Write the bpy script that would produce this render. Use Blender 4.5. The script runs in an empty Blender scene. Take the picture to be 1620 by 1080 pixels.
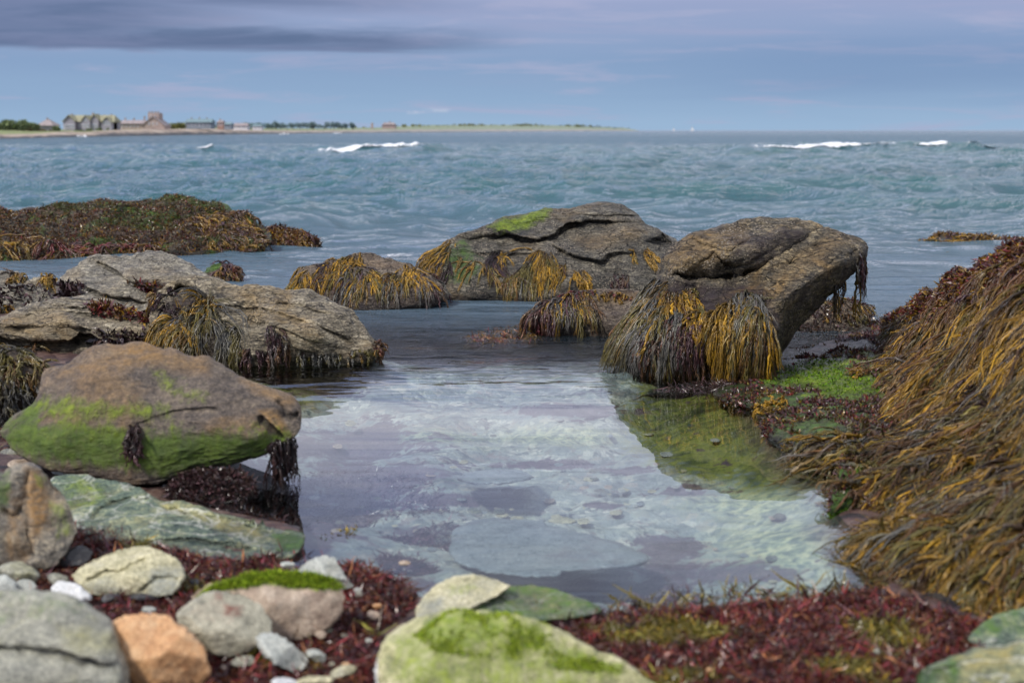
import bpy, math, random
import numpy as np
from mathutils import Vector
from mathutils.bvhtree import BVHTree

random.seed(7)
RNG = np.random.default_rng(11)
scene = bpy.context.scene
COL = scene.collection
R = math.radians

# ------------------------------------------------------------------ camera geometry
CAMZ, PITCH, FPX = 2.0, R(8.44), 2250.0          # eye height in metres, pitch, focal length in photo pixels
CAM = np.array([0, 0, CAMZ])
FWD = np.array([0, math.cos(PITCH), -math.sin(PITCH)])
UPV = np.array([0, math.sin(PITCH), math.cos(PITCH)])

def ray(px, py):
    px = np.asarray(px, float); py = np.asarray(py, float)
    u = (px - 810) / FPX; v = (540 - py) / FPX
    return FWD + np.stack([u, np.zeros_like(u), np.zeros_like(u)], -1) + v[..., None] * UPV

def at_z(px, py, z=0.0):
    d = ray(px, py); t = (z - CAMZ) / d[..., 2]
    return CAM + d * t[..., None]

def at_Y(px, py, Y):
    d = ray(px, py); t = Y / d[..., 1]
    return CAM + d * t[..., None]

def project(P):
    q = P - CAM
    f = np.maximum(q @ FWD, 1e-3)
    return 810 + FPX * q[..., 0] / f, 540 - FPX * (q @ UPV) / f

# ------------------------------------------------------------------ numpy noise
def _h(ix, iy, iz, s):
    n = (ix * 374761393 + iy * 668265263 + iz * 2147483647 + s * 974711) & 0xFFFFFFFF
    n = ((n ^ (n >> 13)) * 1274126177) & 0xFFFFFFFF
    n = ((n ^ (n >> 15)) * 2246822519) & 0xFFFFFFFF
    return n ^ (n >> 16)

def gnoise(p, seed=0):
    p = np.asarray(p, float)
    i = np.floor(p).astype(np.int64); f = p - i
    w = f * f * f * (f * (f * 6 - 15) + 10)
    out = np.zeros(len(p))
    for dx in (0, 1):
        wx = w[:, 0] if dx else 1 - w[:, 0]
        for dy in (0, 1):
            wy = w[:, 1] if dy else 1 - w[:, 1]
            for dz in (0, 1):
                wz = w[:, 2] if dz else 1 - w[:, 2]
                h = _h(i[:, 0] + dx, i[:, 1] + dy, i[:, 2] + dz, seed)
                gx = (h & 1023) / 511.5 - 1; gy = ((h >> 10) & 1023) / 511.5 - 1; gz = ((h >> 20) & 1023) / 511.5 - 1
                out += wx * wy * wz * (gx * (f[:, 0] - dx) + gy * (f[:, 1] - dy) + gz * (f[:, 2] - dz))
    return out * 1.25

def fbm(p, oct=4, seed=0, gain=.5, lac=2.03):
    o = np.zeros(len(p)); a = 1.0; q = np.asarray(p, float)
    for k in range(oct):
        o += a * gnoise(q, seed + k * 17); a *= gain; q = q * lac + 3.7
    return o

def sstep(a, b, x):
    t = np.clip((x - a) / (b - a), 0, 1)
    return t * t * (3 - 2 * t)

def seg_dist(px, py, pts, closed=False):
    """distance and signed side to a polyline"""
    pts = np.asarray(pts, float); n = len(pts)
    best = np.full(px.shape, 1e9); side = np.zeros(px.shape); along = np.zeros(px.shape)
    for k in range(n if closed else n - 1):
        a, b = pts[k], pts[(k + 1) % n]
        ab = b - a; L2 = max(ab @ ab, 1e-9)
        t = np.clip(((px - a[0]) * ab[0] + (py - a[1]) * ab[1]) / L2, 0, 1)
        dx = px - a[0] - t * ab[0]; dy = py - a[1] - t * ab[1]
        d = np.sqrt(dx * dx + dy * dy); m = d < best
        best = np.where(m, d, best); side = np.where(m, np.sign(ab[0] * dy - ab[1] * dx), side)
        along = np.where(m, (k + t) / max(n - 1, 1), along)
    return best, side, along

def poly_sd(px, py, poly):
    """signed distance to a closed polygon, positive inside"""
    px = np.asarray(px, float); py = np.asarray(py, float)
    d, _, _ = seg_dist(px, py, poly, True)
    inside = np.zeros(px.shape, bool); n = len(poly)
    for k in range(n):
        (x1, y1), (x2, y2) = poly[k], poly[(k + 1) % n]
        if y1 == y2: continue
        c = ((y1 > py) != (y2 > py)) & (px < (x2 - x1) * (py - y1) / (y2 - y1) + x1)
        inside ^= c
    return np.where(inside, d, -d)

# ------------------------------------------------------------------ meshes and objects
def mesh_np(name, V, Q, smooth=True, attrs=None):
    V = np.asarray(V, np.float32); Q = np.asarray(Q, np.int32)
    me = bpy.data.meshes.new(name)
    k = Q.shape[1]
    me.vertices.add(len(V)); me.vertices.foreach_set('co', V.ravel())
    me.loops.add(Q.size); me.loops.foreach_set('vertex_index', Q.ravel())
    me.polygons.add(len(Q)); me.polygons.foreach_set('loop_start', np.arange(0, Q.size, k, dtype=np.int32))
    me.polygons.foreach_set('use_smooth', np.full(len(Q), smooth))
    for an, arr in (attrs or {}).items():
        a = me.attributes.new(an, 'FLOAT_COLOR', 'POINT')
        a.data.foreach_set('color', np.asarray(arr, np.float32).ravel())
    me.update(calc_edges=True); me.validate()
    return me

def link(name, me, mat=None, parent=None, loc=None):
    o = bpy.data.objects.new(name, me); COL.objects.link(o)
    if mat: me.materials.append(mat)
    if parent: o.parent = parent
    if loc is not None: o.location = loc
    return o

def tag(o, label=None, cat=None, group=None, kind=None):
    if label: o['label'] = label
    if cat: o['category'] = cat
    if group: o['group'] = group
    if kind: o['kind'] = kind
    return o

# ------------------------------------------------------------------ node helper
class NT:
    def __init__(s, tree):
        s.t = tree; s.n = tree.nodes; s.l = tree.links
    def node(s, typ, **kw):
        n = s.n.new(typ)
        for k, v in kw.items(): setattr(n, k, v)
        return n
    def put(s, sock, v):
        if isinstance(v, bpy.types.NodeSocket): s.l.new(v, sock)
        elif isinstance(v, (tuple, list)) and sock.type == 'RGBA' and len(v) == 3: sock.default_value = (*v, 1)
        else: sock.default_value = v
    def math(s, op, a, b=0.0, c=None, clamp=False):
        n = s.node('ShaderNodeMath', operation=op, use_clamp=clamp)
        s.put(n.inputs[0], a); s.put(n.inputs[1], b)
        if c is not None: s.put(n.inputs[2], c)
        return n.outputs[0]
    def mix(s, f, a, b, blend='MIX'):
        n = s.node('ShaderNodeMix', data_type='RGBA', blend_type=blend)
        s.put(n.inputs[0], f); s.put(n.inputs[6], a); s.put(n.inputs[7], b)
        return n.outputs[2]
    def noise(s, vec, scale, detail=4, rough=.55, dist=0.0):
        n = s.node('ShaderNodeTexNoise')
        if vec is not None: s.l.new(vec, n.inputs['Vector'])
        s.put(n.inputs['Scale'], scale); n.inputs['Detail'].default_value = detail
        n.inputs['Roughness'].default_value = rough; n.inputs['Distortion'].default_value = dist
        return n.outputs['Fac']
    def voro(s, vec, scale, feature='F1', out='Distance', rnd=1.0):
        n = s.node('ShaderNodeTexVoronoi', feature=feature)
        s.l.new(vec, n.inputs['Vector']); n.inputs['Scale'].default_value = scale
        n.inputs['Randomness'].default_value = rnd
        return n.outputs[out]
    def ramp(s, f, stops):
        n = s.node('ShaderNodeValToRGB'); e = n.color_ramp.elements
        while len(e) < len(stops): e.new(.5)
        for x, (p, c) in zip(e, stops): x.position = p; x.color = (*c, 1) if len(c) == 3 else c
        s.put(n.inputs[0], f); return n.outputs[0]
    def mapr(s, v, a, b, c=0.0, d=1.0, smooth=True):
        n = s.node('ShaderNodeMapRange', interpolation_type='SMOOTHSTEP' if smooth else 'LINEAR')
        for k, x in enumerate((v, a, b, c, d)): s.put(n.inputs[k], x)
        return n.outputs[0]
    def mapping(s, vec, loc=(0, 0, 0), rot=(0, 0, 0), sc=(1, 1, 1)):
        n = s.node('ShaderNodeMapping'); s.l.new(vec, n.inputs[0])
        n.inputs[1].default_value = loc; n.inputs[2].default_value = rot; n.inputs[3].default_value = sc
        return n.outputs[0]
    def bump(s, h, strength, dist, nrm=None):
        n = s.node('ShaderNodeBump'); s.put(n.inputs['Height'], h)
        s.put(n.inputs['Strength'], strength); n.inputs['Distance'].default_value = dist
        if nrm is not None: s.l.new(nrm, n.inputs['Normal'])
        return n.outputs[0]
    def attr(s, name):
        n = s.node('ShaderNodeAttribute'); n.attribute_name = name; return n
    def sep(s, col):
        n = s.node('ShaderNodeSeparateColor'); s.l.new(col, n.inputs[0]); return n.outputs
    def sepv(s, v):
        n = s.node('ShaderNodeSeparateXYZ'); s.l.new(v, n.inputs[0]); return n.outputs

def new_mat(name):
    m = bpy.data.materials.new(name); m.use_nodes = True
    t = NT(m.node_tree); t.n.clear()
    out = t.node('ShaderNodeOutputMaterial')
    return m, t, out

def principled(t, out, col, rough=.6, nrm=None, spec=.5):
    b = t.node('ShaderNodeBsdfPrincipled')
    t.put(b.inputs['Base Color'], col); t.put(b.inputs['Roughness'], rough)
    b.inputs['Specular IOR Level'].default_value = spec
    if nrm is not None: t.l.new(nrm, b.inputs['Normal'])
    t.l.new(b.outputs[0], out.inputs[0]); return b

SEEDC = [0]
MOSS = ((.07, .11, .008), (.17, .25, .012), (.30, .36, .03))
def rock_mat(name, dark, mid, light, accent=(.3, .2, .1), acc=.35, bed=0., stretch=4., barn=0., rough=.6,
             scale=1., bumpk=.6, moss=MOSS, algae=((.022, .062, .008), (.085, .17, .018)), stain_shade=(.03, .018, .02), wet=.55, veins=0., ct=.085, cracky=0.):
    """layered rock: streaked colour along the bedding, barnacles, moss and algae by painted masks, wet band at the water"""
    m, t, out = new_mat(name)
    SEEDC[0] += 1; sd = SEEDC[0] * 3.17
    geo = t.node('ShaderNodeNewGeometry'); pos = geo.outputs['Position']
    inf = t.node('ShaderNodeObjectInfo')
    add = t.node('ShaderNodeVectorMath', operation='MULTIPLY_ADD'); t.l.new(inf.outputs['Random'], add.inputs[0])
    add.inputs[1].default_value = (41, 17, 23)
    t.l.new(pos, add.inputs[2]); pos2 = add.outputs[0]
    vec = t.mapping(pos2, (sd, sd * .7, 0))
    vs = t.mapping(vec, rot=(0, R(bed), 0), sc=(1, 1, stretch))
    n1 = t.noise(vs, 2.6 * scale, 7, .65, .4); n3 = t.noise(vs, 11 * scale, 8, .72, .2)
    n2 = t.noise(vec, 1.5 * scale, 5, .6, .5); n4 = t.noise(vec, 40 * scale, 5, .7)
    f = t.math('ADD', t.math('MULTIPLY', n1, .5), t.math('ADD', t.math('MULTIPLY', n3, .38), t.math('MULTIPLY', n4, .12)))
    f = t.math('ADD', t.math('MULTIPLY', n1, .38), t.math('ADD', t.math('MULTIPLY', n3, .42), t.math('MULTIPLY', n4, .20)))
    col = t.ramp(f, [(.5 - ct, dark), (.5, mid), (.5 + ct, light)])
    mk = t.attr('mask'); r, g, b = t.sep(mk.outputs['Color'])[:3]; al = mk.outputs['Alpha']
    ac = t.math('ADD', t.mapr(n2, .5, .68, 0, acc), b, clamp=True)
    ac = t.math('MULTIPLY', ac, t.mapr(n3, .3, .62, .25, 1))
    col = t.mix(ac, col, t.mix(n4, accent, tuple(c * .6 for c in accent)))
    if veins:
        vn = t.math('ABSOLUTE', t.math('SUBTRACT', t.noise(vs, 1.7 * scale, 5, .5, 1.2), .5))
        col = t.mix(t.mapr(vn, 0, .035, veins, 0), col, (.62, .62, .55))
    crk = None
    if cracky:
        wv_ = t.node('ShaderNodeVectorMath', operation='MULTIPLY_ADD'); nw = t.node('ShaderNodeTexNoise'); t.l.new(vs, nw.inputs['Vector']); nw.inputs['Scale'].default_value = 4 * scale; nw.inputs['Detail'].default_value = 4
        t.l.new(nw.outputs['Color'], wv_.inputs[0]); wv_.inputs[1].default_value = (.35 / scale,) * 3; t.l.new(vs, wv_.inputs[2])
        e1 = t.voro(wv_.outputs[0], 3.2 * scale, 'DISTANCE_TO_EDGE'); e2 = t.voro(wv_.outputs[0], 9 * scale, 'DISTANCE_TO_EDGE')
        crk = t.math('MAXIMUM', t.mapr(e1, .0, .035, 1, 0), t.math('MULTIPLY', t.mapr(e2, 0, .05, .8, 0), t.mapr(n1, .45, .55)))
        crk = t.math('MULTIPLY', crk, t.mapr(n3, .42, .55, .15, 1))
        col = t.mix(t.math('MULTIPLY', crk, cracky), col, tuple(c * .3 for c in dark))
    # fine grain speckle
    col = t.mix(.55, col, t.mix(1.0, col, t.ramp(n4, [(.3, (.35, .35, .35)), (.5, (.95, .95, .95)), (.7, (1.7, 1.7, 1.65))]), 'MULTIPLY'))
    crease_shade = t.mapr(geo.outputs['Pointiness'], .44, .56, .35, 1.35, False)  # shading put into the colour: hollows darker, raised edges lighter
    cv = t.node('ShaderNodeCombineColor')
    for k in range(3): t.l.new(crease_shade, cv.inputs[k])
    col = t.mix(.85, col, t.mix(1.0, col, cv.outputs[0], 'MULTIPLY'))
    hb = None
    if barn:
        vd = t.voro(vec, 46); area = t.math('MULTIPLY', t.mapr(t.noise(vec, 2.4, 5, .65), .47, .60), barn)
        cell = t.voro(vec, 46, out='Color'); keep = t.mapr(t.sep(cell)[0], .38, .40)
        hb = t.math('MULTIPLY', t.math('MULTIPLY', t.mapr(vd, .50, .34), area), keep)
        col = t.mix(hb, col, t.mix(n4, (.40, .335, .245), (.25, .205, .15)))
    vert = t.mapping(vec, sc=(1, 1, .22))
    nm = t.noise(vert, 16 * scale, 5, .65); nmb = t.noise(vec, 5 * scale, 4, .6)
    nn = t.math('ADD', t.math('MULTIPLY', nm, .55), t.math('MULTIPLY', nmb, .45))
    def grow(mask, lo=.22, hi=.92):   # break the painted edge with noise
        return t.mapr(t.math('ADD', mask, t.math('MULTIPLY', t.math('SUBTRACT', nn, .5), 2.0)), lo, hi)
    ga, gm, gs = grow(g, .10, .70), grow(r), grow(al)
    ga = t.math('MULTIPLY', ga, t.mapr(g, .02, .12)); gm = t.math('MULTIPLY', gm, t.mapr(r, .02, .12)); gs = t.math('MULTIPLY', gs, t.mapr(al, .02, .12))
    col = t.mix(t.math('MULTIPLY', ga, t.mapr(n3, .36, .6, .75, .97)), col, t.ramp(nn, [(.35, algae[0]), (.65, algae[1])]))
    col = t.mix(t.math('MULTIPLY', gm, t.mapr(n3, .36, .6, .55, .95)), col, t.ramp(nn, [(.35, moss[0]), (.5, moss[1]), (.68, moss[2])]))
    col = t.mix(t.math('MULTIPLY', gs, .85), col, stain_shade)  # weed stains, plus shade painted on the boulder and the tilted slab
    z = t.sepv(pos)[2]
    wt = t.mapr(t.math('ADD', z, t.math('MULTIPLY', t.math('SUBTRACT', nmb, .5), .2)), .015, .11, 1, 0)
    wv = t.math('SUBTRACT', 1, t.math('MULTIPLY', wt, wet))
    cw = t.node('ShaderNodeCombineColor')
    for k in range(3): t.l.new(wv, cw.inputs[k])
    col = t.mix(1.0, col, cw.outputs[0], 'MULTIPLY')
    rg = t.math('SUBTRACT', t.math('ADD', rough - .15, t.math('MULTIPLY', n3, .3)), t.math('MULTIPLY', wt, .3))
    hh = t.math('ADD', t.math('MULTIPLY', n3, 1.0), t.math('MULTIPLY', n4, .35))
    hh = t.math('ADD', hh, t.math('MULTIPLY', gm, t.math('MULTIPLY', nm, 1.2)))
    if hb: hh = t.math('ADD', hh, t.math('MULTIPLY', hb, .5))
    if crk: hh = t.math('SUBTRACT', hh, t.math('MULTIPLY', crk, .8))
    nb = t.bump(hh, bumpk, .035 / scale)
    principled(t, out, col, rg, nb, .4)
    return m

def weed_mat(name, rough=.30, spec=.5, trans=.0):
    m, t, out = new_mat(name)
    a = t.attr('col'); geo = t.node('ShaderNodeNewGeometry')
    n = t.noise(geo.outputs['Position'], 55, 3, .6)
    col = t.mix(.7, a.outputs['Color'], t.mix(1.0, a.outputs['Color'], t.ramp(n, [(.3, (.4, .4, .4)), (.7, (1.55, 1.5, 1.4))]), 'MULTIPLY'))
    b = principled(t, out, col, rough, t.bump(n, .4, .004), spec)
    return m
# ------------------------------------------------------------------ rocks
def resample(outline, N, chaikin=1):
    p = np.asarray(outline, float)
    for _ in range(chaikin):
        q = np.roll(p, -1, 0)
        p = np.stack([p * .78 + q * .22, p * .22 + q * .78], 1).reshape(-1, 2)
    c = np.vstack([p, p[:1]]); s = np.r_[0, np.cumsum(np.hypot(*np.diff(c, axis=0).T))]
    u = np.linspace(0, s[-1], N, endpoint=False)
    return np.stack([np.interp(u, s, c[:, 0]), np.interp(u, s, c[:, 1])], 1)

def rbf(pts, val, x, y):
    pts = np.asarray(pts, float); n = len(pts)
    K = np.hypot(pts[:, None, 0] - pts[None, :, 0], pts[:, None, 1] - pts[None, :, 1])
    A = np.zeros((n + 3, n + 3)); A[:n, :n] = K + np.eye(n) * 1e-6
    A[:n, n] = 1; A[:n, n + 1:] = pts / 300; A[n, :n] = 1; A[n + 1:, :n] = pts.T / 300
    w = np.linalg.solve(A, np.r_[np.asarray(val, float), 0, 0, 0])
    out = w[n] + w[n + 1] * x / 300 + w[n + 2] * y / 300
    for k in range(n): out = out + w[k] * np.hypot(x - pts[k, 0], y - pts[k, 1])
    return out

def vnormals(V, Q):
    d1 = V[Q[:, 2]] - V[Q[:, 0]]; d2 = V[Q[:, 3]] - V[Q[:, 1]]
    fn = np.cross(d1, d2); N = np.zeros_like(V)
    for k in range(4): np.add.at(N, Q[:, k], fn)
    return N / np.maximum(np.linalg.norm(N, axis=1, keepdims=True), 1e-12)

class Rock: pass
ROCKS = {}

def make_rock(key, outline, mat, label, cat='rock', name='rock', base=None, lean=70, z=None, Yout=None, ctrl=(), bulge=.2, back=.5,
              N=220, M=46, MB=14, p=3., facets=5, seed=1, big=.05, bigf=1.6, fine=.012, strata=(0, 5, .03), dip=20, cracks=(),
              paint=(), center=None, zb=None, jit=1.5, group=None, chaikin=1, parts=None):
    r = Rock(); rs = np.random.default_rng(seed)
    o = resample(outline, N, chaikin)
    c = np.array(center if center is not None else o.mean(0))
    a = np.arange(N) / N
    dirs = (o - c) / np.maximum(np.linalg.norm(o - c, axis=1, keepdims=True), 1)
    circ = np.stack([np.cos(a * 2 * np.pi) * 3, np.sin(a * 2 * np.pi) * 3, np.full(N, seed * 1.7)], 1)
    o = o + dirs * (fbm(circ * 2.2, 5, seed) * jit * 2.2)[:, None]
    tt = np.linspace(0, 1, M + 1)[1:]; rr = np.sin(tt * np.pi / 2) ** .9
    rr[-1] = 1
    ptsF = c + rr[:, None, None] * (o - c)[None]                # rings, centre outwards
    rF = np.repeat(rr, N)
    pxF = ptsF.reshape(-1, 2)
    tb = np.linspace(1, 0, MB + 1)[1:-1]; rb = np.sin(tb * np.pi / 2) ** .9
    ptsB = c + rb[:, None, None] * (o - c)[None]
    px = np.vstack([c[None], pxF, ptsB.reshape(-1, 2), c[None]])
    rad = np.r_[0, rF, np.repeat(rb, N), 0]
    nf = 1 + len(pxF)
    front = np.arange(len(px)) < nf
    d = ray(px[:, 0], px[:, 1]); dn = d / np.linalg.norm(d, axis=1, keepdims=True)
    # distance of the carrying surface
    if Yout is not None:
        pts = [(q[0], q[1]) for q in Yout]; val = [1 / q[2] for q in Yout]
        t = 1 / np.maximum(rbf(pts, val, px[:, 0], px[:, 1]), 1e-3) / d[:, 1]
    elif z is not None:
        t = (z - CAMZ) / d[:, 2]
    else:
        zb = (.05 if base > 880 else 0.) if zb is None else zb
        y0 = at_z(810, base, zb)[1]; k = 1 / math.tan(R(lean))
        t = (y0 + (CAMZ - zb) * k) / (d[:, 1] - d[:, 2] * k)
    # push towards the eye
    half = np.abs(o - c).max(0); q = (px - c) / half
    pil = np.sqrt(np.clip(1 - rad ** p, 0, 1)); h = pil.copy()
    for _ in range(facets):
        ang = rs.uniform(0, 2 * np.pi); sl = rs.uniform(.3, 1.1); d0 = rs.uniform(.6, .95)
        pl = d0 + sl * (np.cos(ang) * q[:, 0] + np.sin(ang) * q[:, 1])
        kk = .06; e = np.clip(.5 + .5 * (pl - h) / kk, 0, 1)
        h = pl * (1 - e) + h * e - kk * e * (1 - e)
    push = bulge * np.clip(h, -.3, 2)
    if len(ctrl):
        ob = o[::max(1, N // 36)]
        pts = np.vstack([ob, np.array([(x[0], x[1]) for x in ctrl])])
        push = push + rbf(pts, np.r_[np.zeros(len(ob)), [x[2] for x in ctrl]], px[:, 0], px[:, 1]) * np.clip((1 - rad ** 10), 0, 1) ** .5
    for (line, depth, width, step, L) in cracks:
        jx = fbm(np.stack([px[:, 0] / 22, px[:, 1] / 22, np.full(len(px), seed)], 1), 3, seed + 5) * width * 1.6
        sdist, side, al = seg_dist(px[:, 0] + jx, px[:, 1] + jx, line)
        ends = np.clip(np.minimum(al, 1 - al) * 8, .15, 1)
        push = push - depth * np.exp(-(sdist / width) ** 2) * ends
        if step:
            sg = np.clip(side * sdist / width, -1, 1)
            push = push - step * (sg * .5 + .5) * np.exp(-np.maximum(sdist, 0) / L * (side > 0)) * np.exp(-sdist / width * 1.0 * (side < 0)) * ends
    push = np.where(front, push, -back * pil)
    P = CAM + d * t[:, None] - dn * push[:, None]
    # faces
    idx = lambda ring, k: 1 + ring * N + (k % N)
    ks = np.arange(N); Q = []
    nr = M + MB - 1
    for i in range(nr - 1):
        Q.append(np.stack([idx(i, ks), idx(i, ks + 1), idx(i + 1, ks + 1), idx(i + 1, ks)], 1))
    Q = np.concatenate(Q)
    k2 = ks[::2]
    last = 1 + (nr - 1) * N
    cap1 = np.stack([np.zeros(len(k2), int), idx(0, k2 + 2), idx(0, k2 + 1), idx(0, k2)], 1)
    cap2 = np.stack([np.full(len(k2), len(px) - 1), last + k2, last + (k2 + 1) % N, last + (k2 + 2) % N], 1)
    Q = np.concatenate([Q, cap1[:, ::1], cap2])
    # consistent orientation: front faces look at the eye
    Nn = vnormals(P, Q)
    if np.mean(np.sum(Nn[1:nf - N] * dn[1:nf - N], 1)) > 0:
        Q = Q[:, ::-1]
    # make caps agree (front cap wound like the rings)
    Nn = vnormals(P, Q)
    # layered and fractal relief along the normal
    ang = R(strata[0]); dp = R(dip)
    u = np.array([math.cos(ang), 0, math.sin(ang)]); nb = np.array([-math.sin(ang) * math.cos(dp), -math.sin(dp), math.cos(ang) * math.cos(dp)])
    v = np.cross(nb, u)
    fr, am = strata[1], strata[2]
    warp = fbm(P * 1.1, 3, seed + 3) * .10
    disp = big * fbm(P * bigf, 3, seed + 9)
    for (f_, a_) in ((fr, am), (fr * 2.6, am * .45)):
        s = (P @ nb + warp) * f_ + seed * 3.3; kf = np.floor(s); ff = s - kf
        lat = np.stack([P @ u * 1.3, P @ v * 1.3], 1)
        def lay(kk): return gnoise(np.column_stack([lat, kk * 5.37 + .5]) * np.array([1.5, 1.5, 1]), seed + 21)
        e = sstep(.62, .98, ff)
        disp = disp + a_ * 1.6 * (lay(kf) * (1 - e) + lay(kf + 1) * e)
    disp = disp + fine * fbm(P * 9, 4, seed + 31, .62) + fine * .8 * np.abs(fbm(np.stack([P @ u * 7, P @ v * 9, P @ nb * 26], 1), 3, seed + 37, .6))
    P = P + Nn * (disp * np.where(front, 1, .8))[:, None]
    Nn = vnormals(P, Q)
    mask = np.zeros((len(P), 4)); nz = fbm(np.column_stack([px / 40, np.full(len(px), seed)]), 3, 77)
    for (ch, kind, data, feather, amt) in paint:
        if kind == 'poly': val = np.clip(poly_sd(px[:, 0], px[:, 1], data) / feather + .5, 0, 1)
        elif kind == 'fn': val = np.clip(data(px[:, 0], px[:, 1], P, Nn), 0, 1)
        mask[:, ch] = np.maximum(mask[:, ch], val * amt)
    base_pt = np.array([P[:, 0].mean(), P[:, 1].mean(), max(P[:, 2].min(), -.4)])
    me = mesh_np(name, P - base_pt, Q, True, {'mask': mask})
    ob = link(name, me, mat, None, base_pt)
    tag(ob, label, cat, group)
    r.ob, r.P, r.Q, r.N, r.px, r.front, r.base, r.nf, r.rad = ob, P, Q, Nn, px, front, base_pt, nf, rad
    r._bvh = None; ROCKS[key] = r
    return r

def bvh_of(r):
    if r._bvh is None:
        r._bvh = BVHTree.FromPolygons(r.P.tolist(), r.Q.tolist())
    return r._bvh

def sample_front(r, poly, n, rs, cond=None):
    """random points on the visible side inside a picture-plane outline of the rock"""
    F = r.Q[(r.Q < r.nf).all(1)]
    cpx = r.px[F].mean(1)
    ok = poly_sd(cpx[:, 0], cpx[:, 1], poly) > 0 if poly is not None else np.ones(len(F), bool)
    if cond is not None: ok &= cond(r.P[F].mean(1), r.N[F].mean(1))
    F = F[ok]
    if len(F) == 0: return np.zeros((0, 3)), np.zeros((0, 3))
    A = np.linalg.norm(np.cross(r.P[F[:, 2]] - r.P[F[:, 0]], r.P[F[:, 3]] - r.P[F[:, 1]]), axis=1)
    f = F[rs.choice(len(F), n, p=A / A.sum())]
    a, b = rs.random((n, 1)), rs.random((n, 1))
    P = (r.P[f[:, 0]] * (1 - a) + r.P[f[:, 1]] * a) * (1 - b) + (r.P[f[:, 3]] * (1 - a) + r.P[f[:, 2]] * a) * b
    return P, r.N[f].mean(1)

# ------------------------------------------------------------------ seaweed
GOLD, OCHRE, OLIVE, GREY, PURP, RED, BROWN, TAN = (.40, .225, .014), (.23, .135, .016), (.115, .095, .022), (.115, .112, .10), (.075, .036, .040), (.13, .024, .024), (.10, .05, .018), (.42, .27, .11)
GREEN = (.13, .20, .012)

def tubes(paths, width, cols, tipcols, rs, flat=.55, sides=3):
    """paths (S,n,3) -> closed slim fronds with swollen bladders"""
    S, n, _ = paths.shape
    T = np.gradient(paths, axis=1); T /= np.maximum(np.linalg.norm(T, axis=2, keepdims=True), 1e-9)
    ref = rs.normal(size=(S, 1, 3)); B = np.cross(T, ref); B /= np.maximum(np.linalg.norm(B, axis=2, keepdims=True), 1e-9)
    C = np.cross(B, T)
    s = np.linspace(0, 1, n)[None, :]
    w = width[:, None] * (.65 + .5 * np.sin(np.pi * np.clip(s * .9 + .08, 0, 1))) * (1 - .75 * s ** 6)
    w = w * (1 + .7 * (rs.random((S, n)) > .8))
    V = []
    for k in range(sides):
        ph = 2 * np.pi * k / sides
        V.append(paths + (w * math.cos(ph))[..., None] * B + (w * math.sin(ph) * flat)[..., None] * C)
    V = np.stack(V, 2)                                          # S,n,sides,3
    base = np.arange(S)[:, None, None] * n * sides + np.arange(n - 1)[None, :, None] * sides + np.arange(sides)[None, None, :]
    nxt = np.arange(S)[:, None, None] * n * sides + np.arange(n - 1)[None, :, None] * sides + (np.arange(sides)[None, None, :] + 1) % sides
    Q = np.stack([base, nxt, nxt + sides, base + sides], -1).reshape(-1, 4)
    g = s[..., None] ** 1.2
    c = cols[:, None, :] * (1 - g) + tipcols[:, None, :] * g
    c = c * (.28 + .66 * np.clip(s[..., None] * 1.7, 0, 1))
    c = np.repeat(c[:, :, None, :], sides, 2).reshape(-1, 3)
    return V.reshape(-1, 3), Q, np.column_stack([c, np.ones(len(c))])

def grow(bvh, roots, normals, length, rs, n=11, grav=.35, jit=.25, flow=(0, 0, 0), lift=(.004, .04), up=.35, zmin=-.05):
    out = np.zeros((len(roots), n, 3)); G = Vector((0, 0, -grav)); FL = Vector(flow)
    rnd = rs.normal(size=(len(roots), n, 3)) * jit
    lifts = rs.uniform(lift[0], lift[1], len(roots))
    for i in range(len(roots)):
        nr = Vector(normals[i]); p = Vector(roots[i]) + nr * .004
        step = length[i] / (n - 1); d = (nr * up + FL + G * 2 + Vector(rnd[i, 0])).normalized()
        out[i, 0] = p; lf = lifts[i]
        for k in range(1, n):
            d = (d + G + FL * .25 + Vector(rnd[i, k]) * .6).normalized()
            q = p + d * step
            loc, nn, ix, ds = bvh.find_nearest(q, .25)
            if loc is not None and (q - loc).dot(nn) < lf * min(1, k / 3):
                q = loc + nn * lf * min(1, k / 3)
                dd = q - p
                if dd.length > 1e-6: d = dd.normalized(); q = p + d * step * min(1.0, dd.length / step + .3)
            if q.z < zmin: q.z = zmin + (q.z - zmin) * .05
            out[i, k] = q; p = q
    return out

def branch(paths, rs, nb=3, spread=.16, start=.35):
    S, n, _ = paths.shape
    s = np.clip((np.linspace(0, 1, n) - start) / (1 - start), 0, 1)[None, :, None]
    L = np.linalg.norm(np.diff(paths, axis=1), axis=2).sum(1)[:, None, None]
    outs = [paths]
    for b in range(nb):
        st = rs.uniform(.1, .7, (S, 1, 1))
        ss = np.clip((np.linspace(0, 1, n)[None, :, None] - st) / (1 - st), 0, 1)
        dv = rs.normal(size=(S, 1, 3)); dv[..., 2] *= .45
        q = paths + dv * spread * L * ss ** 1.1 * .5 + (rs.normal(size=paths.shape)) * .006
        outs.append(q)
    return np.concatenate(outs)

def palette(cols, wts, n, rs, var=.25):
    c = np.array(cols)[rs.choice(len(cols), n, p=np.array(wts) / sum(wts))]
    return c * np.exp(rs.normal(size=(n, 1)) * var)

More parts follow.
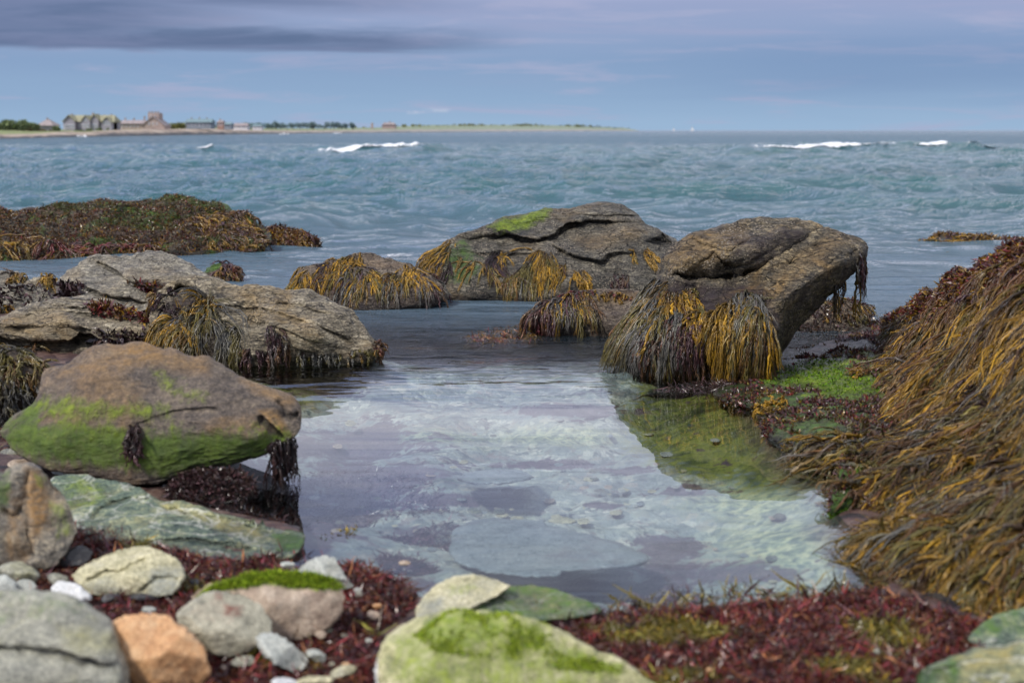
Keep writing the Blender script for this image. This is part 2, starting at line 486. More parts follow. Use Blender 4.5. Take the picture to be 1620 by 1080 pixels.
WEED = None
def weed(r, poly, n, length, pal, tip=None, seed=1, w=.0055, nb=3, name='rockweed_clump', label=None, flow=(0, 0, 0), grav=.35, jit=.25,
         lift=(.004, .04), up=.35, cond=None, npt=11, spread=.16, parent=None, zmin=-.05, clump=None):
    rs = np.random.default_rng(seed)
    P, N = sample_front(r, poly, n, rs, cond)
    if len(P) == 0: print('no roots', seed, label); return None
    L = length * rs.uniform(.35, 1.15, len(P))
    paths = grow(bvh_of(r), P, N, L, rs, npt, grav, jit, flow, lift, up, zmin)
    allp = branch(paths, rs, nb, spread) if nb else paths
    allp[..., 2] = np.where(allp[..., 2] < zmin - .02, zmin - .02, allp[..., 2])
    S = len(allp); k = nb + 1
    def clumped(pl):       # neighbouring fronds share a colour
        cs, wt = np.array(pl[0]), np.array(pl[1], float); sc_ = np.zeros((len(P), len(cs)))
        for j in range(len(cs)): sc_[:, j] = np.log(wt[j]) + 2.6 * fbm(P * 3.4 + j * 13.7, 2, 55 + j) + .6 * rs.gumbel(size=len(P))
        return cs[sc_.argmax(1)] * np.exp(rs.normal(size=(len(P), 1)) * .25)
    c0 = np.tile(clumped(pal), (k, 1)) * np.exp(rs.normal(size=(S, 1)) * .2)
    c1 = np.tile(clumped(tip or pal), (k, 1)) * 1.1
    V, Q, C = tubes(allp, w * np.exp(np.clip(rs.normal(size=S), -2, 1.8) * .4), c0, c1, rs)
    ob = link(name, mesh_np(name, V - r.base, Q, True, {'col': C}), WEED, r.ob)
    if label: ob['label'] = label
    return ob

def leaves(P, N, size, pal, rs, per=4, seg=3, width=.18, up=.6, curl=.5, sizevar=.35, tipgain=1.25, flow=None, patch=None, patchpal=None, zflat=1.0):
    """bushy little fronds: per root several curling ribbons. Returns V,Q,C"""
    S = len(P) * per
    P2 = np.repeat(P, per, 0) + rs.normal(size=(S, 3)) * size * .15; N2 = np.repeat(N, per, 0)
    L = size * np.exp(np.clip(rs.normal(size=S), -1.5, 1.3) * sizevar)
    d = N2 * up + rs.normal(size=(S, 3)) * .6
    if flow is not None: d = d + np.asarray(flow)
    d[:, 2] *= zflat
    d /= np.linalg.norm(d, axis=1, keepdims=True)
    side = np.cross(d, rs.normal(size=(S, 3))); side /= np.maximum(np.linalg.norm(side, axis=1, keepdims=True), 1e-9)
    cv = rs.normal(size=(S, 3)) * curl; cv[:, 2] -= curl * .5
    n = seg + 1; s = np.linspace(0, 1, n)[None, :, None]
    path = P2[:, None] + (d[:, None] * s + cv[:, None] * s * s * .5) * L[:, None, None]
    path = path + rs.normal(size=path.shape) * (L * .10)[:, None, None] * s
    w = (width * L[:, None] * (.55 + .45 * np.sin(np.pi * s[0, :, 0])) * (1 - .6 * s[0, :, 0] ** 3))[..., None] * np.clip(1 + .55 * rs.normal(size=(S, n, 1)), .25, 2)
    A = path - side[:, None] * w; B = path + side[:, None] * w
    V = np.stack([A, B], 2).reshape(-1, 3)
    b = np.arange(S)[:, None] * n * 2 + np.arange(seg)[None] * 2
    Q = np.stack([b, b + 1, b + 3, b + 2], -1).reshape(-1, 4)
    c = palette(pal[0], pal[1], len(P), rs)
    if patch is not None:
        c2 = palette(patchpal[0], patchpal[1], len(P), rs); c = np.where(patch[:, None], c2, c)
    c = np.repeat(c, per, 0) * np.exp(rs.normal(size=(S, 1)) * .2)
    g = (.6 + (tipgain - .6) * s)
    C = np.repeat((c[:, None] * g)[:, :, None], 2, 2).reshape(-1, 3)
    return V, Q, np.column_stack([C, np.ones(len(C))])

def tufts(r, poly, n, size, pal, seed=1, name='seaweed_cover', label=None, cond=None, stuff=True, patchf=None, patchpal=None, **kw):
    rs = np.random.default_rng(seed)
    P, N = sample_front(r, poly, n, rs, cond)
    if len(P) == 0: print('no roots', seed); return
    patch = patchf(P, rs) if patchf else None
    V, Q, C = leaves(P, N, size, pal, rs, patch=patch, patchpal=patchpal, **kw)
    ob = link(name, mesh_np(name, V - r.base, Q, True, {'col': C}), WEED, r.ob)
    if stuff: ob['kind'] = 'stuff'
    if label: ob['label'] = label
    return ob

WEED = weed_mat('wet_seaweed')
MOSSM = weed_mat('moss_fibre', .8, .2)
# ------------------------------------------------------------------ camera
cam = bpy.data.cameras.new('camera'); co = bpy.data.objects.new('camera', cam); COL.objects.link(co)
co.location = (0, 0, CAMZ); co.rotation_euler = (math.pi / 2 - PITCH, 0, 0)
cam.sensor_width = 36; cam.lens = 36 * FPX / 1620; cam.clip_start = .1; cam.clip_end = 60000
cam.dof.use_dof = True; cam.dof.focus_distance = 13.5; cam.dof.aperture_fstop = 1.8
scene.camera = co
scene.render.resolution_x, scene.render.resolution_y = 1024, 682
scene.view_settings.view_transform = 'Standard'; scene.view_settings.look = 'None'; scene.view_settings.exposure = 0
scene.cycles.max_bounces = 4; scene.cycles.diffuse_bounces = 2; scene.cycles.transparent_max_bounces = 6; scene.cycles.glossy_bounces = 2
scene.cycles.caustics_reflective = False; scene.cycles.caustics_refractive = False
scene.cycles.use_denoising = True

# ------------------------------------------------------------------ light: broken overcast
SUN_EL, SUN_AZ = R(48), R(-128)       # azimuth from +Y, clockwise positive to +X: behind the eye on the left
sun = bpy.data.lights.new('sun', 'SUN'); so = bpy.data.objects.new('sun', sun); COL.objects.link(so)
sun.energy = 3.5; sun.angle = R(8); sun.color = (1, .94, .85)
sv = Vector((math.sin(SUN_AZ) * math.cos(SUN_EL), math.cos(SUN_AZ) * math.cos(SUN_EL), math.sin(SUN_EL)))
so.rotation_euler = sv.to_track_quat('Z', 'Y').to_euler(); so.location = sv * 30

w = bpy.data.worlds.new('World'); scene.world = w; w.use_nodes = True
t = NT(w.node_tree); t.n.clear()
wo = t.node('ShaderNodeOutputWorld'); bg = t.node('ShaderNodeBackground'); t.l.new(bg.outputs[0], wo.inputs[0])
sky = t.node('ShaderNodeTexSky', sky_type='NISHITA'); sky.sun_disc = False; sky.sun_elevation = SUN_EL; sky.sun_rotation = SUN_AZ
sky.air_density = 1.0; sky.dust_density = 1.2
tc = t.node('ShaderNodeTexCoord'); dv = tc.outputs['Generated']
dx, dy, dz = t.sepv(dv)
hyp = t.math('SQRT', t.math('ADD', t.math('MULTIPLY', dx, dx), t.math('MULTIPLY', dy, dy)))
u = t.math('ARCTAN2', dx, dy)                 # azimuth, radians, 0 = straight out to sea
el = t.math('ARCTAN2', dz, hyp)               # elevation, radians
cv = t.node('ShaderNodeCombineXYZ'); t.l.new(u, cv.inputs[0]); t.l.new(el, cv.inputs[1]); uv = cv.outputs[0]
str1 = t.noise(t.mapping(uv, sc=(3.2, 42, 1)), 1.0, 5, .55, .5)
str2 = t.noise(t.mapping(uv, (3.3, 1.2, 0), rot=(0, 0, R(2.5)), sc=(8, 80, 1)), 1.0, 7, .62, .5)
str3 = t.noise(t.mapping(uv, (1.3, 4.2, 0), sc=(2.2, 9, 1)), 1.0, 5, .5, .6)
elw = t.math('ADD', el, t.math('MULTIPLY', t.math('SUBTRACT', str1, .5), t.mapr(el, .09, .16, .02, .07)))
grad = t.ramp(t.math('MULTIPLY', elw, 2.0),
              [(0.0, (.33, .49, .70)), (.045, (.27, .415, .635)), (.09, (.235, .36, .585)), (.17, (.315, .375, .60)), (.235, (.62, .66, .86)),
               (.29, (1.10, 1.10, 1.32)), (.38, (1.28, 1.28, 1.48)), (.48, (.98, 1.04, 1.36)), (.62, (.78, .90, 1.22)), (.80, (.78, .82, .95)), (1.0, (.72, .74, .82))])
lft = t.math('MULTIPLY', t.mapr(u, .07, -.13), t.mapr(el, .18, .29))
grad = t.mix(t.math('MULTIPLY', lft, .75), grad, (.38, .52, 1.08))
# thin pale streaks and lavender patches
colr = t.mix(t.mapr(str2, .5, .68, 0, .6), grad, (.42, .44, .64))
colr = t.mix(t.math('MULTIPLY', t.mapr(str1, .5, .66, 0, .45), t.mapr(el, .02, .06)), colr, (.40, .40, .60))
colr = t.mix(t.math('MULTIPLY', t.mapr(str3, .42, .6, 0, .6), t.mapr(el, .1, .2)), colr, (.95, .97, 1.08))
# right hand blue gap
gap = t.math('MULTIPLY', t.mapr(u, .02, .25), t.math('MULTIPLY', t.mapr(elw, .012, .035), t.mapr(elw, .075, .05)))
colr = t.mix(t.math('MULTIPLY', gap, .5), colr, (.16, .27, .50))
# long slate cloud bank on the left, its flat base rising to the right
def band(lo, hi, f0, f1, ua, ub, uc, ud, wob=.012):
    e = t.math('ADD', el, t.math('MULTIPLY', t.math('SUBTRACT', str2, .5), wob))
    a = t.mapr(e, lo - f0, lo + f0); b = t.mapr(e, hi + f1, hi - f1)
    c = t.mapr(u, ua, ub); d = t.mapr(u, ud, uc)
    return t.math('MULTIPLY', t.math('MULTIPLY', a, b), t.math('MULTIPLY', c, d))
dark = t.math('MAXIMUM', band(.0535, .067, .0028, .007, -.6, -.5, -.10, .03, .017), t.math('MULTIPLY', band(.0535, .13, .0022, .02, -.9, -.7, -.30, -.12, .008), .95))
dark = t.math('MAXIMUM', dark, t.math('MULTIPLY', band(.080, .12, .006, .012, -.6, -.5, -.18, .02), .8))
dark = t.math('MULTIPLY', dark, t.mapr(str1, .25, .55, .7, 1))
colr = t.mix(t.math('MULTIPLY', dark, .95), colr, t.mix(t.mapr(str2, .35, .65), (.085, .135, .275), (.15, .195, .36)))
# far small fair-weather puffs low on the horizon
pf = t.noise(t.mapping(uv, sc=(46, 120, 1)), 1.0, 4, .5)
puff = t.math('MULTIPLY', t.mapr(pf, .56, .68), t.math('MULTIPLY', band(.011, .0145, .002, .002, -.10, -.085, -.05, .0, 0), .55))
colr = t.mix(puff, colr, (.62, .66, .80))
skn = t.node('ShaderNodeVectorMath', operation='SCALE'); t.l.new(sky.outputs[0], skn.inputs[0]); skn.inputs['Scale'].default_value = 1.0
mixc = t.mix(t.mapr(dz, -.02, .25, 9.6, 9.6), colr, colr)
sc_ = t.node('ShaderNodeVectorMath', operation='SCALE'); t.l.new(colr, sc_.inputs[0]); sc_.inputs['Scale'].default_value = 10.0
mx = t.mix(.92, sky.outputs[0], sc_.outputs[0])
t.l.new(mx, bg.inputs['Color']); bg.inputs['Strength'].default_value = .1

# ------------------------------------------------------------------ ground: one sheet, shore and sea bed
POOLPX = [(440, 925), (480, 905), (560, 893), (640, 925), (700, 962), (820, 960), (960, 972), (1100, 968), (1250, 955), (1390, 935), (1420, 880),
          (1350, 840), (1320, 815), (1385, 775), (1300, 740), (1240, 705), (1205, 660), (1185, 615), (1230, 585), (1290, 545), (1390, 505)]
pl = at_z(*np.array(POOLPX, float).T)[:, :2]
lf = at_z(*np.array([(-900, 440), (330, 452), (440, 480), (590, 560), (380, 568), (250, 640), (250, 745), (330, 800), (480, 832), (480, 850)], float).T)[:, :2]
POOL = np.vstack([pl, [[9, 15], [30, 17], [80, 30], [80, 90], [-80, 90], [-80, 22]], lf])

def ground_z(x, y):
    sd = poly_sd(x, y, POOL)
    n = fbm(np.column_stack([x * 1.1, y * 1.1, np.zeros_like(x)]), 4, 5)
    n2 = fbm(np.column_stack([x * 7, y * 7, np.zeros_like(x)]), 3, 8)
    zin = -np.minimum(.36, .07 + sd * .34) * (.85 + .5 * n) - np.clip(y - 13, 0, 22) * .13
    zout = .012 + np.minimum(.05, -sd * .02) + .02 * n - .10 * sstep(9, 12, y)*0
    k = sstep(-.06, .10, sd)
    z = zout * (1 - k) + zin * k + n2 * .010
    far = sstep(30, 60, np.hypot(x, y))
    return z * (1 - far) - 3.4 * far

def axis(a, b, step, lo, hi, g=1.25):
    m = list(np.arange(a, b, step)); s = step
    up = [m[-1]]
    while up[-1] < hi: s *= g; up.append(up[-1] + s)
    dn = [m[0]]; s = step
    while dn[-1] > lo: s *= g; dn.append(dn[-1] - s)
    return np.array(dn[:0:-1] + m + up[1:])
gx = axis(-4.2, 4.6, .035, -26000, 26000); gy = axis(4.0, 14.5, .035, -60, 26000)
X, Y = np.meshgrid(gx, gy); xf, yf = X.ravel(), Y.ravel()
Zg = ground_z(xf, yf); GP = np.column_stack([xf, yf, Zg])
def grid_quads(nr, nc):
    i = np.arange(nr - 1)[:, None] * nc + np.arange(nc - 1)[None]
    return np.stack([i, i + 1, i + nc + 1, i + nc], -1).reshape(-1, 4)
gpx, gpy = project(GP)
vis = (yf > 3)
nzg = fbm(np.column_stack([xf * 1.6, yf * 1.6, np.zeros(len(xf))]), 4, 41)
def blob(cx, cy, rx, ry, k=.5): return np.clip(1.25 - np.sqrt(((gpx - cx) / rx) ** 2 + ((gpy - cy) / ry) ** 2) + nzg * k, 0, 1) * vis
gm = np.zeros((len(xf), 4))
for b in [(400, 790, 130, 75), (570, 760, 110, 75), (520, 830, 70, 60), (560, 700, 150, 40), (600, 745, 160, 30), (700, 790, 120, 14), (560, 810, 70, 18), (640, 840, 60, 14), (500, 870, 60, 22), (1060, 870, 70, 26), (1120, 905, 150, 28), (1000, 930, 150, 16),  # first blob darkens the bed under the boulder to paint its dark reflection
          (780, 895, 50, 10), (880, 735, 120, 10), (1000, 745, 60, 9), (900, 650, 130, 14), (660, 925, 60, 14), (520, 620, 70, 12), (1080, 775, 90, 12), (620, 770, 60, 10), (960, 800, 60, 8)]:
    gm[:, 0] = np.maximum(gm[:, 0], blob(*b))
gm[:, 1] = np.maximum(np.maximum(blob(1160, 655, 190, 115, .3), blob(460, 605, 120, 42, .3)), blob(1240, 700, 150, 75))
gm[:, 2] = np.maximum(np.maximum(blob(1240, 870, 130, 70), blob(1180, 790, 110, 40)), np.maximum(blob(900, 690, 200, 20), blob(700, 690, 90, 14)))
gm[:, 3] = np.clip(sstep(-.05, .25, poly_sd(xf, yf, POOL)), 0, 1)
m, t, out = new_mat('shore_ground')
geo = t.node('ShaderNodeNewGeometry'); pos = geo.outputs['Position']
mk = t.attr('mask'); r_, g_, b_ = t.sep(mk.outputs['Color'])[:3]; al = mk.outputs['Alpha']
n1 = t.noise(pos, 2.6, 8, .66, .15); n2 = t.noise(pos, 13, 6, .65, .3); n3 = t.noise(pos, 60, 4, .6)
vc = t.voro(pos, 11, out='Color'); vd = t.voro(pos, 11); vs_ = t.sep(vc)
peb = t.ramp(vs_[0], [(.0, (.10, .13, .12)), (.3, (.22, .25, .22)), (.55, (.34, .37, .30)), (.75, (.16, .12, .12)), (1., (.50, .48, .38))])
bed = t.ramp(t.math('ADD', t.math('MULTIPLY', n1, .6), t.math('MULTIPLY', n2, .4)), [(.38, (.10, .12, .12)), (.47, (.26, .30, .28)), (.55, (.42, .46, .38)), (.64, (.19, .18, .19))])
v2 = t.voro(pos, 24, out='Color'); peb2 = t.ramp(t.sep(v2)[0], [(0, (.08, .10, .10)), (.4, (.26, .29, .26)), (.7, (.44, .46, .38)), (1, (.62, .6, .5))])
bed = t.mix(t.mapr(n2, .46, .54, .15, .8), bed, peb)
bed = t.mix(t.mapr(n1, .5, .56, 0, .75), bed, peb2)
bed = t.mix(t.math('MULTIPLY', b_, .75), bed, t.ramp(n2, [(.40, (.13, .18, .12)), (.5, (.34, .40, .22)), (.58, (.62, .63, .34))]))
gg = t.mapr(t.math('ADD', g_, t.math('SUBTRACT', n2, .5)), .12, .5)
bed = t.mix(t.math('MULTIPLY', gg, .95), bed, t.ramp(t.math('ADD', t.math('MULTIPLY', n1, .5), t.math('MULTIPLY', n2, .5)), [(.38, (.022, .030, .003)), (.47, (.075, .092, .008)), (.56, (.20, .21, .022)), (.66, (.05, .024, .012))]))
pw = t.mapr(t.math('ADD', r_, t.math('ADD', t.math('MULTIPLY', t.math('SUBTRACT', n2, .5), 2.0), t.math('MULTIPLY', t.math('SUBTRACT', n1, .5), 2.4))), .36, .66)
bed = t.mix(t.math('MULTIPLY', pw, .88), bed, t.ramp(n3, [(.35, (.030, .017, .028)), (.65, (.105, .062, .088))]))
dry = t.ramp(t.math('ADD', t.math('MULTIPLY', n2, .6), t.math('MULTIPLY', vs_[1], .4)), [(.3, (.018, .012, .011)), (.5, (.06, .03, .025)), (.7, (.13, .08, .06)), (.85, (.22, .2, .17))])
colg = t.mix(al, dry, bed)
hgt = t.math('ADD', t.math('MULTIPLY', n3, .4), t.math('ADD', n2, t.math('MULTIPLY', vd, -.6)))
principled(t, out, colg, .5, t.bump(hgt, .7, .03))
ground = tag(link('ground', mesh_np('ground', GP, grid_quads(len(gy), len(gx)), True, {'mask': gm}), m), kind='structure')

# ------------------------------------------------------------------ water
SURF_Y = 104.0
def crest_y(x, y0, sl, k): return y0 + sl * x + 3 * gnoise(np.column_stack([x * .06, np.full_like(x, k), np.zeros_like(x)]), 200 + k) * (y0 / 60)
def wave_h(x, y):
    r = np.hypot(x, y)
    h = np.zeros_like(x)
    wy = y + fbm(np.column_stack([x * .05, y * .05, np.zeros_like(x)]), 2, 61) * 5
    for (lam, amp, el_, sd_) in ((11, .24, 3.4, 1), (5.2, .21, 2.8, 2), (2.7, .15, 1.75, 3), (1.35, .13, 1.5, 4), (.7, .085, 1.4, 5)):
        q = np.column_stack([x / lam / el_, wy / lam, np.full_like(x, sd_ * 9.1)])
        nn = gnoise(q, 100 + sd_) * 1.5
        fade = (1 - sstep(lam * 60, lam * 150, r)) * (1 - sstep(110, 300, r))
        h += amp * (1 - 2.2 * np.abs(nn)) * fade
    calm = sstep(18, 46, y + .15 * np.abs(x)) * .9 + .04 * sstep(11.5, 15, y) + .13 * sstep(15, 20, y)
    for (y0, a, wd, sl, k) in ((SURF_Y, .30, 2.6, .06, 3), (37, .36, 1.5, .05, 7), (30, .22, 1.2, -.04, 9)):
        yy = y - crest_y(x, y0, sl, k)
        a_ = a * np.clip(.55 + 1.1 * gnoise(np.column_stack([x * .09 * 60 / (y0 + 20), np.full_like(x, k * 3.), np.zeros_like(x)]), 300 + k), 0, 2)
        if k == 3:
            for (xa, xb) in ((-15.0, -6.0), (17, 33), (-23.5, -20.5)): a_ = a_ + .42 * sstep(xa - 2.5, xa, x) * (1 - sstep(xb, xb + 2.5, x))
        h += a_ * np.where(yy < 0, np.exp(-(yy / wd) ** 2), np.exp(-(yy / (wd * 2.2)) ** 2))
    return h * calm - .02 * sstep(20, 40, y)
th = np.linspace(R(-40), R(40), 561)
rows = np.r_[np.linspace(3.0, 13.0, 40), 13.0 * np.exp(np.linspace(0, math.log(420 / 13.), 760)[1:]), 420 * np.exp(np.linspace(0, math.log(26000 / 420.), 70)[1:])]
TH, RR = np.meshgrid(th, rows)
wx, wyy = (RR * np.tan(TH)).ravel(), RR.ravel()
WP = np.column_stack([wx, wyy, wave_h(wx, wyy)])
WP[:, 2] = np.where(wyy < 13.01, 0, WP[:, 2])
WQ = grid_quads(len(rows), len(th))
sdw = poly_sd(wx, np.minimum(wyy, 60), POOL)
wat = np.zeros((len(wx), 4))
gapd = np.hypot((wx + .35) / 1.3, (wyy - 13.0) / 2.6)
wat[:, 0] = np.clip(sstep(11.6, 13.2, wyy) * .75 + sstep(15, 26, wyy) * .15 + .10 * sstep(26, 40, wyy), 0, 1)
wat[:, 1] = 1 - sstep(12.8, 17, wyy)
wat[:, 3] = 1
def water_mat():
    m, t, out = new_mat('water')
    geo = t.node('ShaderNodeNewGeometry'); pos = geo.outputs['Position']
    a = t.attr('wat'); rough_, clear, _ = t.sep(a.outputs['Color'])[:3]
    px_, py_, pz_ = t.sepv(pos)
    far = t.mapr(py_, 40, 260, 1, .0)
    nA = t.noise(t.mapping(pos, sc=(.62, 1.5, 1)), 3.0, 5, .62, .0)
    nB = t.noise(t.mapping(pos, sc=(.6, 1.5, 1)), .6, 6, .62, .0)
    nC = t.noise(t.mapping(pos, sc=(.5, 1.4, 1)), 1.2, 2, .4)
    hh = t.math('ADD', t.math('MULTIPLY', t.math('MULTIPLY', nA, .11), t.math('MULTIPLY', rough_, t.mapr(py_, 25, 110, 1.5, .6))),
                t.math('MULTIPLY', nB, t.math('MULTIPLY', rough_, t.mapr(py_, 16, 120, .16, .42))))
    hh = t.math('ADD', hh, t.math('MULTIPLY', nC, .0042))
    nD = t.noise(t.mapping(pos, (7, 3, 0), sc=(.55, 1.3, 1)), 1.5, 3, .5, .3)
    hh = t.math('ADD', hh, t.math('MULTIPLY', nD, t.math('MULTIPLY', t.mapr(py_, 10.0, 13.5, 0, .24), t.mapr(py_, 30, 17, 0, 1))))
    nb = t.bump(hh, 1.0, 1.0)
    fr = t.node('ShaderNodeFresnel'); fr.inputs['IOR'].default_value = 1.33; t.l.new(nb, fr.inputs['Normal'])
    gl = t.node('ShaderNodeBsdfGlossy'); t.l.new(nb, gl.inputs['Normal']); gl.inputs['Color'].default_value = (1, 1, 1, 1)
    t.put(gl.inputs['Roughness'], t.math('ADD', .015, t.math('ADD', t.math('MULTIPLY', rough_, .06), t.mapr(py_, 60, 800, 0, .10))))
    tr = t.node('ShaderNodeBsdfTransparent'); tr.inputs['Color'].default_value = (.86, .93, .955, 1)
    df = t.node('ShaderNodeBsdfDiffuse')
    sw = t.mapr(pz_, -.1, .5)
    deep = t.mix(sw, (.022, .072, .092), (.032, .115, .125))
    deep = t.mix(t.mapr(nB, .35, .65), deep, (.050, .115, .148))
    deep = t.mix(t.mapr(py_, 14, 36, .85, 0), deep, (.095, .135, .175))
    t.put(df.inputs['Color'], deep); t.l.new(nb, df.inputs['Normal'])
    body = t.node('ShaderNodeMixShader'); t.put(body.inputs[0], t.math('SUBTRACT', 1, clear)); t.l.new(tr.outputs[0], body.inputs[1]); t.l.new(df.outputs[0], body.inputs[2])
    fac = t.math('MULTIPLY', fr.outputs[0], t.mapr(py_, 30, 600, 1.0, .72))
    mx = t.node('ShaderNodeMixShader'); t.put(mx.inputs[0], fac); t.l.new(body.outputs[0], mx.inputs[1]); t.l.new(gl.outputs[0], mx.inputs[2])
    t.l.new(mx.outputs[0], out.inputs[0])
    return m
WATER = water_mat()
nc = len(th); cut = 39
me = mesh_np('tide_pool_water', WP[:(cut + 1) * nc], grid_quads(cut + 1, nc), True, {'wat': wat[:(cut + 1) * nc]})
tag(link('tide_pool_water', me, WATER), kind='structure')
me = mesh_np('sea', WP[cut * nc:], grid_quads(len(rows) - cut, nc), True, {'wat': wat[cut * nc:]})
tag(link('sea', me, WATER), kind='structure')
# ================================================================== ROCKS
GREYROCK = dict(dark=(.05, .05, .048), mid=(.16, .155, .135), light=(.34, .325, .27))
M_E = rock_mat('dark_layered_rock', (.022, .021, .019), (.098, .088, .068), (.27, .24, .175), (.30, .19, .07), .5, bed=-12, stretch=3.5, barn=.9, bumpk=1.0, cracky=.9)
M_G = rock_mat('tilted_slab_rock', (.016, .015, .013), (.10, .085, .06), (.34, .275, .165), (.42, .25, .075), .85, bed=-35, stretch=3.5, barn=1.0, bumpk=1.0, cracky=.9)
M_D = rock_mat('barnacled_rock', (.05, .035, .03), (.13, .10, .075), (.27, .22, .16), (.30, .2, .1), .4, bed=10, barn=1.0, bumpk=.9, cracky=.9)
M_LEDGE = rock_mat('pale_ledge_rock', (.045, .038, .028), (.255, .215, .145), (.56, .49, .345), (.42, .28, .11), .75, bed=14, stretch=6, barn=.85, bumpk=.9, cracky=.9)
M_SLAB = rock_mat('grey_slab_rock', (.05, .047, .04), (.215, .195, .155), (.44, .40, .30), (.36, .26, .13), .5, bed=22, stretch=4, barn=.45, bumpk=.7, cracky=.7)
M_BOULDER = rock_mat('mossy_boulder_rock', (.050, .042, .038), (.150, .120, .095), (.27, .215, .15), (.40, .235, .085), .5, bed=5, stretch=2, barn=0, bumpk=.9, scale=1.5, ct=.12, stain_shade=(.012, .010, .008), algae=((.035, .075, .008), (.13, .20, .018)))  # near-black set for the shade painted on its underside
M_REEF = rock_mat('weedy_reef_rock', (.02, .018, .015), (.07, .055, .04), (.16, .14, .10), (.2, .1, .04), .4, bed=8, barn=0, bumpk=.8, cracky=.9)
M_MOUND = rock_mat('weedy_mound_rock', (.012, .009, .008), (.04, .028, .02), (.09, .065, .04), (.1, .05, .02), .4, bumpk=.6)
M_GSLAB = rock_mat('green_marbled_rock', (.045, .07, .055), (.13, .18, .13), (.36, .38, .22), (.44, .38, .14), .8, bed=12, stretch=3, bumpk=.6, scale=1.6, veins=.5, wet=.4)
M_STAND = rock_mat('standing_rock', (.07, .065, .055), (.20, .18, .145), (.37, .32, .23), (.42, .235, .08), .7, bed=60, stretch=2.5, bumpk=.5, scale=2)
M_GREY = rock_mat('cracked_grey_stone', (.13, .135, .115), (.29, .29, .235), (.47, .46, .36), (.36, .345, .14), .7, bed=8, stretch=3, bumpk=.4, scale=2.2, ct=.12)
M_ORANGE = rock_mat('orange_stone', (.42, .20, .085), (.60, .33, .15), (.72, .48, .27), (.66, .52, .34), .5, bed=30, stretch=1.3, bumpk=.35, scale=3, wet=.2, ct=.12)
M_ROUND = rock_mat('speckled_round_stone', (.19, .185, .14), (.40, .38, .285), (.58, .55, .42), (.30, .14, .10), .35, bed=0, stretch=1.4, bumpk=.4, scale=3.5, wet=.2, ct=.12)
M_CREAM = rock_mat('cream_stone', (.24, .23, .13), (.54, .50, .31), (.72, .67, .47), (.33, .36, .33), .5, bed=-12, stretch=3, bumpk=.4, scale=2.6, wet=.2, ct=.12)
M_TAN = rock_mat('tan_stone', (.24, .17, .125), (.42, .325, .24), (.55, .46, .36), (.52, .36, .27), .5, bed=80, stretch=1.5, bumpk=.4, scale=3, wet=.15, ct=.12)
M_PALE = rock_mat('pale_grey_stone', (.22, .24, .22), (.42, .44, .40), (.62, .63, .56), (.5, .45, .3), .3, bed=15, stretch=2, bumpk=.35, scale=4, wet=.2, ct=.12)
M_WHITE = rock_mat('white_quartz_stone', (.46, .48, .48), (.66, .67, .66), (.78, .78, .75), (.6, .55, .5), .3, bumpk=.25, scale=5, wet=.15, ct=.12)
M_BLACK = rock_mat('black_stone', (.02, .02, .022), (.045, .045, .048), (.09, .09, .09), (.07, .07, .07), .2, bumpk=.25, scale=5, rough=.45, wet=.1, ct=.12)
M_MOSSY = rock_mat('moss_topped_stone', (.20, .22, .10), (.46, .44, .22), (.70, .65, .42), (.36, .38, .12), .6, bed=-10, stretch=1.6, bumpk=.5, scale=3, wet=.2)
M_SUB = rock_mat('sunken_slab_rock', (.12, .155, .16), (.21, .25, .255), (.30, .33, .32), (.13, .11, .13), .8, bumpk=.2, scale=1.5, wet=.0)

# ---- middle distance -------------------------------------------------
make_rock('E', [(655, 440), (667, 413), (683, 400), (717, 380), (760, 360), (793, 347), (827, 335), (883, 331), (920, 322), (954, 319), (992, 325), (1019, 337), (1022, 352),
                (1050, 363), (1076, 379), (1090, 400), (1085, 440), (1060, 486), (1000, 490), (850, 492), (760, 486), (700, 478), (662, 462)],
          M_E, 'broad dark layered rock behind the pool with a bright yellow green patch on its top', 'rock', base=475, lean=38, bulge=.30, back=1.3, N=300, M=70,
          facets=4, seed=3, big=.07, bigf=1.3, strata=(-14, 3.4, .045), dip=25, center=(880, 410),
          ctrl=[(760, 430, .25), (900, 445, .3), (1000, 440, .22), (880, 400, .2), (960, 385, .28), (900, 350, .05), (800, 365, .1)],
          cracks=[([(700, 388), (750, 375), (800, 371), (850, 381), (875, 372), (897, 355), (925, 351), (954, 350), (1013, 352)], .05, 2.2, .20, 22),
                  ([(868, 386), (897, 402), (925, 410), (950, 416), (965, 406), (1015, 399)], .08, 2.4, .12, 18),
                  ([(1019, 383), (1040, 379), (1059, 371)], .08, 2.4, .1, 14), ([(920, 340), (960, 343), (1015, 338)], .03, 1.8, .06, 9),
                  ([(780, 345), (830, 352), (900, 345)], .02, 2, .03, 10), ([(985, 405), (975, 430), (982, 455)], .05, 2.2, 0, 9), ([(700, 405), (760, 400), (840, 402), (868, 392)], .03, 2, .05, 14)],
          paint=[(0, 'poly', [(772, 362), (800, 344), (832, 334), (872, 331), (870, 344), (835, 358), (795, 368)], 14, 1.0), (1, 'poly', [(705, 400), (735, 385), (770, 420), (740, 450), (700, 440)], 20, .45),
                 (2, 'poly', [(900, 370), (1010, 360), (1010, 378), (930, 395)], 14, .5), (3, 'poly', [(655, 462), (1085, 462), (1085, 500), (655, 500)], 20, .6),
                 (3, 'poly', [(700, 386), (850, 378), (880, 400), (960, 420), (960, 470), (700, 470)], 60, .28)])
make_rock('Gbase', [(1215, 520), (1240, 495), (1290, 480), (1345, 476), (1375, 486), (1378, 512), (1340, 526), (1270, 532), (1225, 534)], M_D, 'low wet brown rock in the gap under the overhanging tilted slab', 'rock',
          base=524, lean=25, bulge=.12, back=.4, N=120, M=28, seed=44, strata=(10, 5, .03))
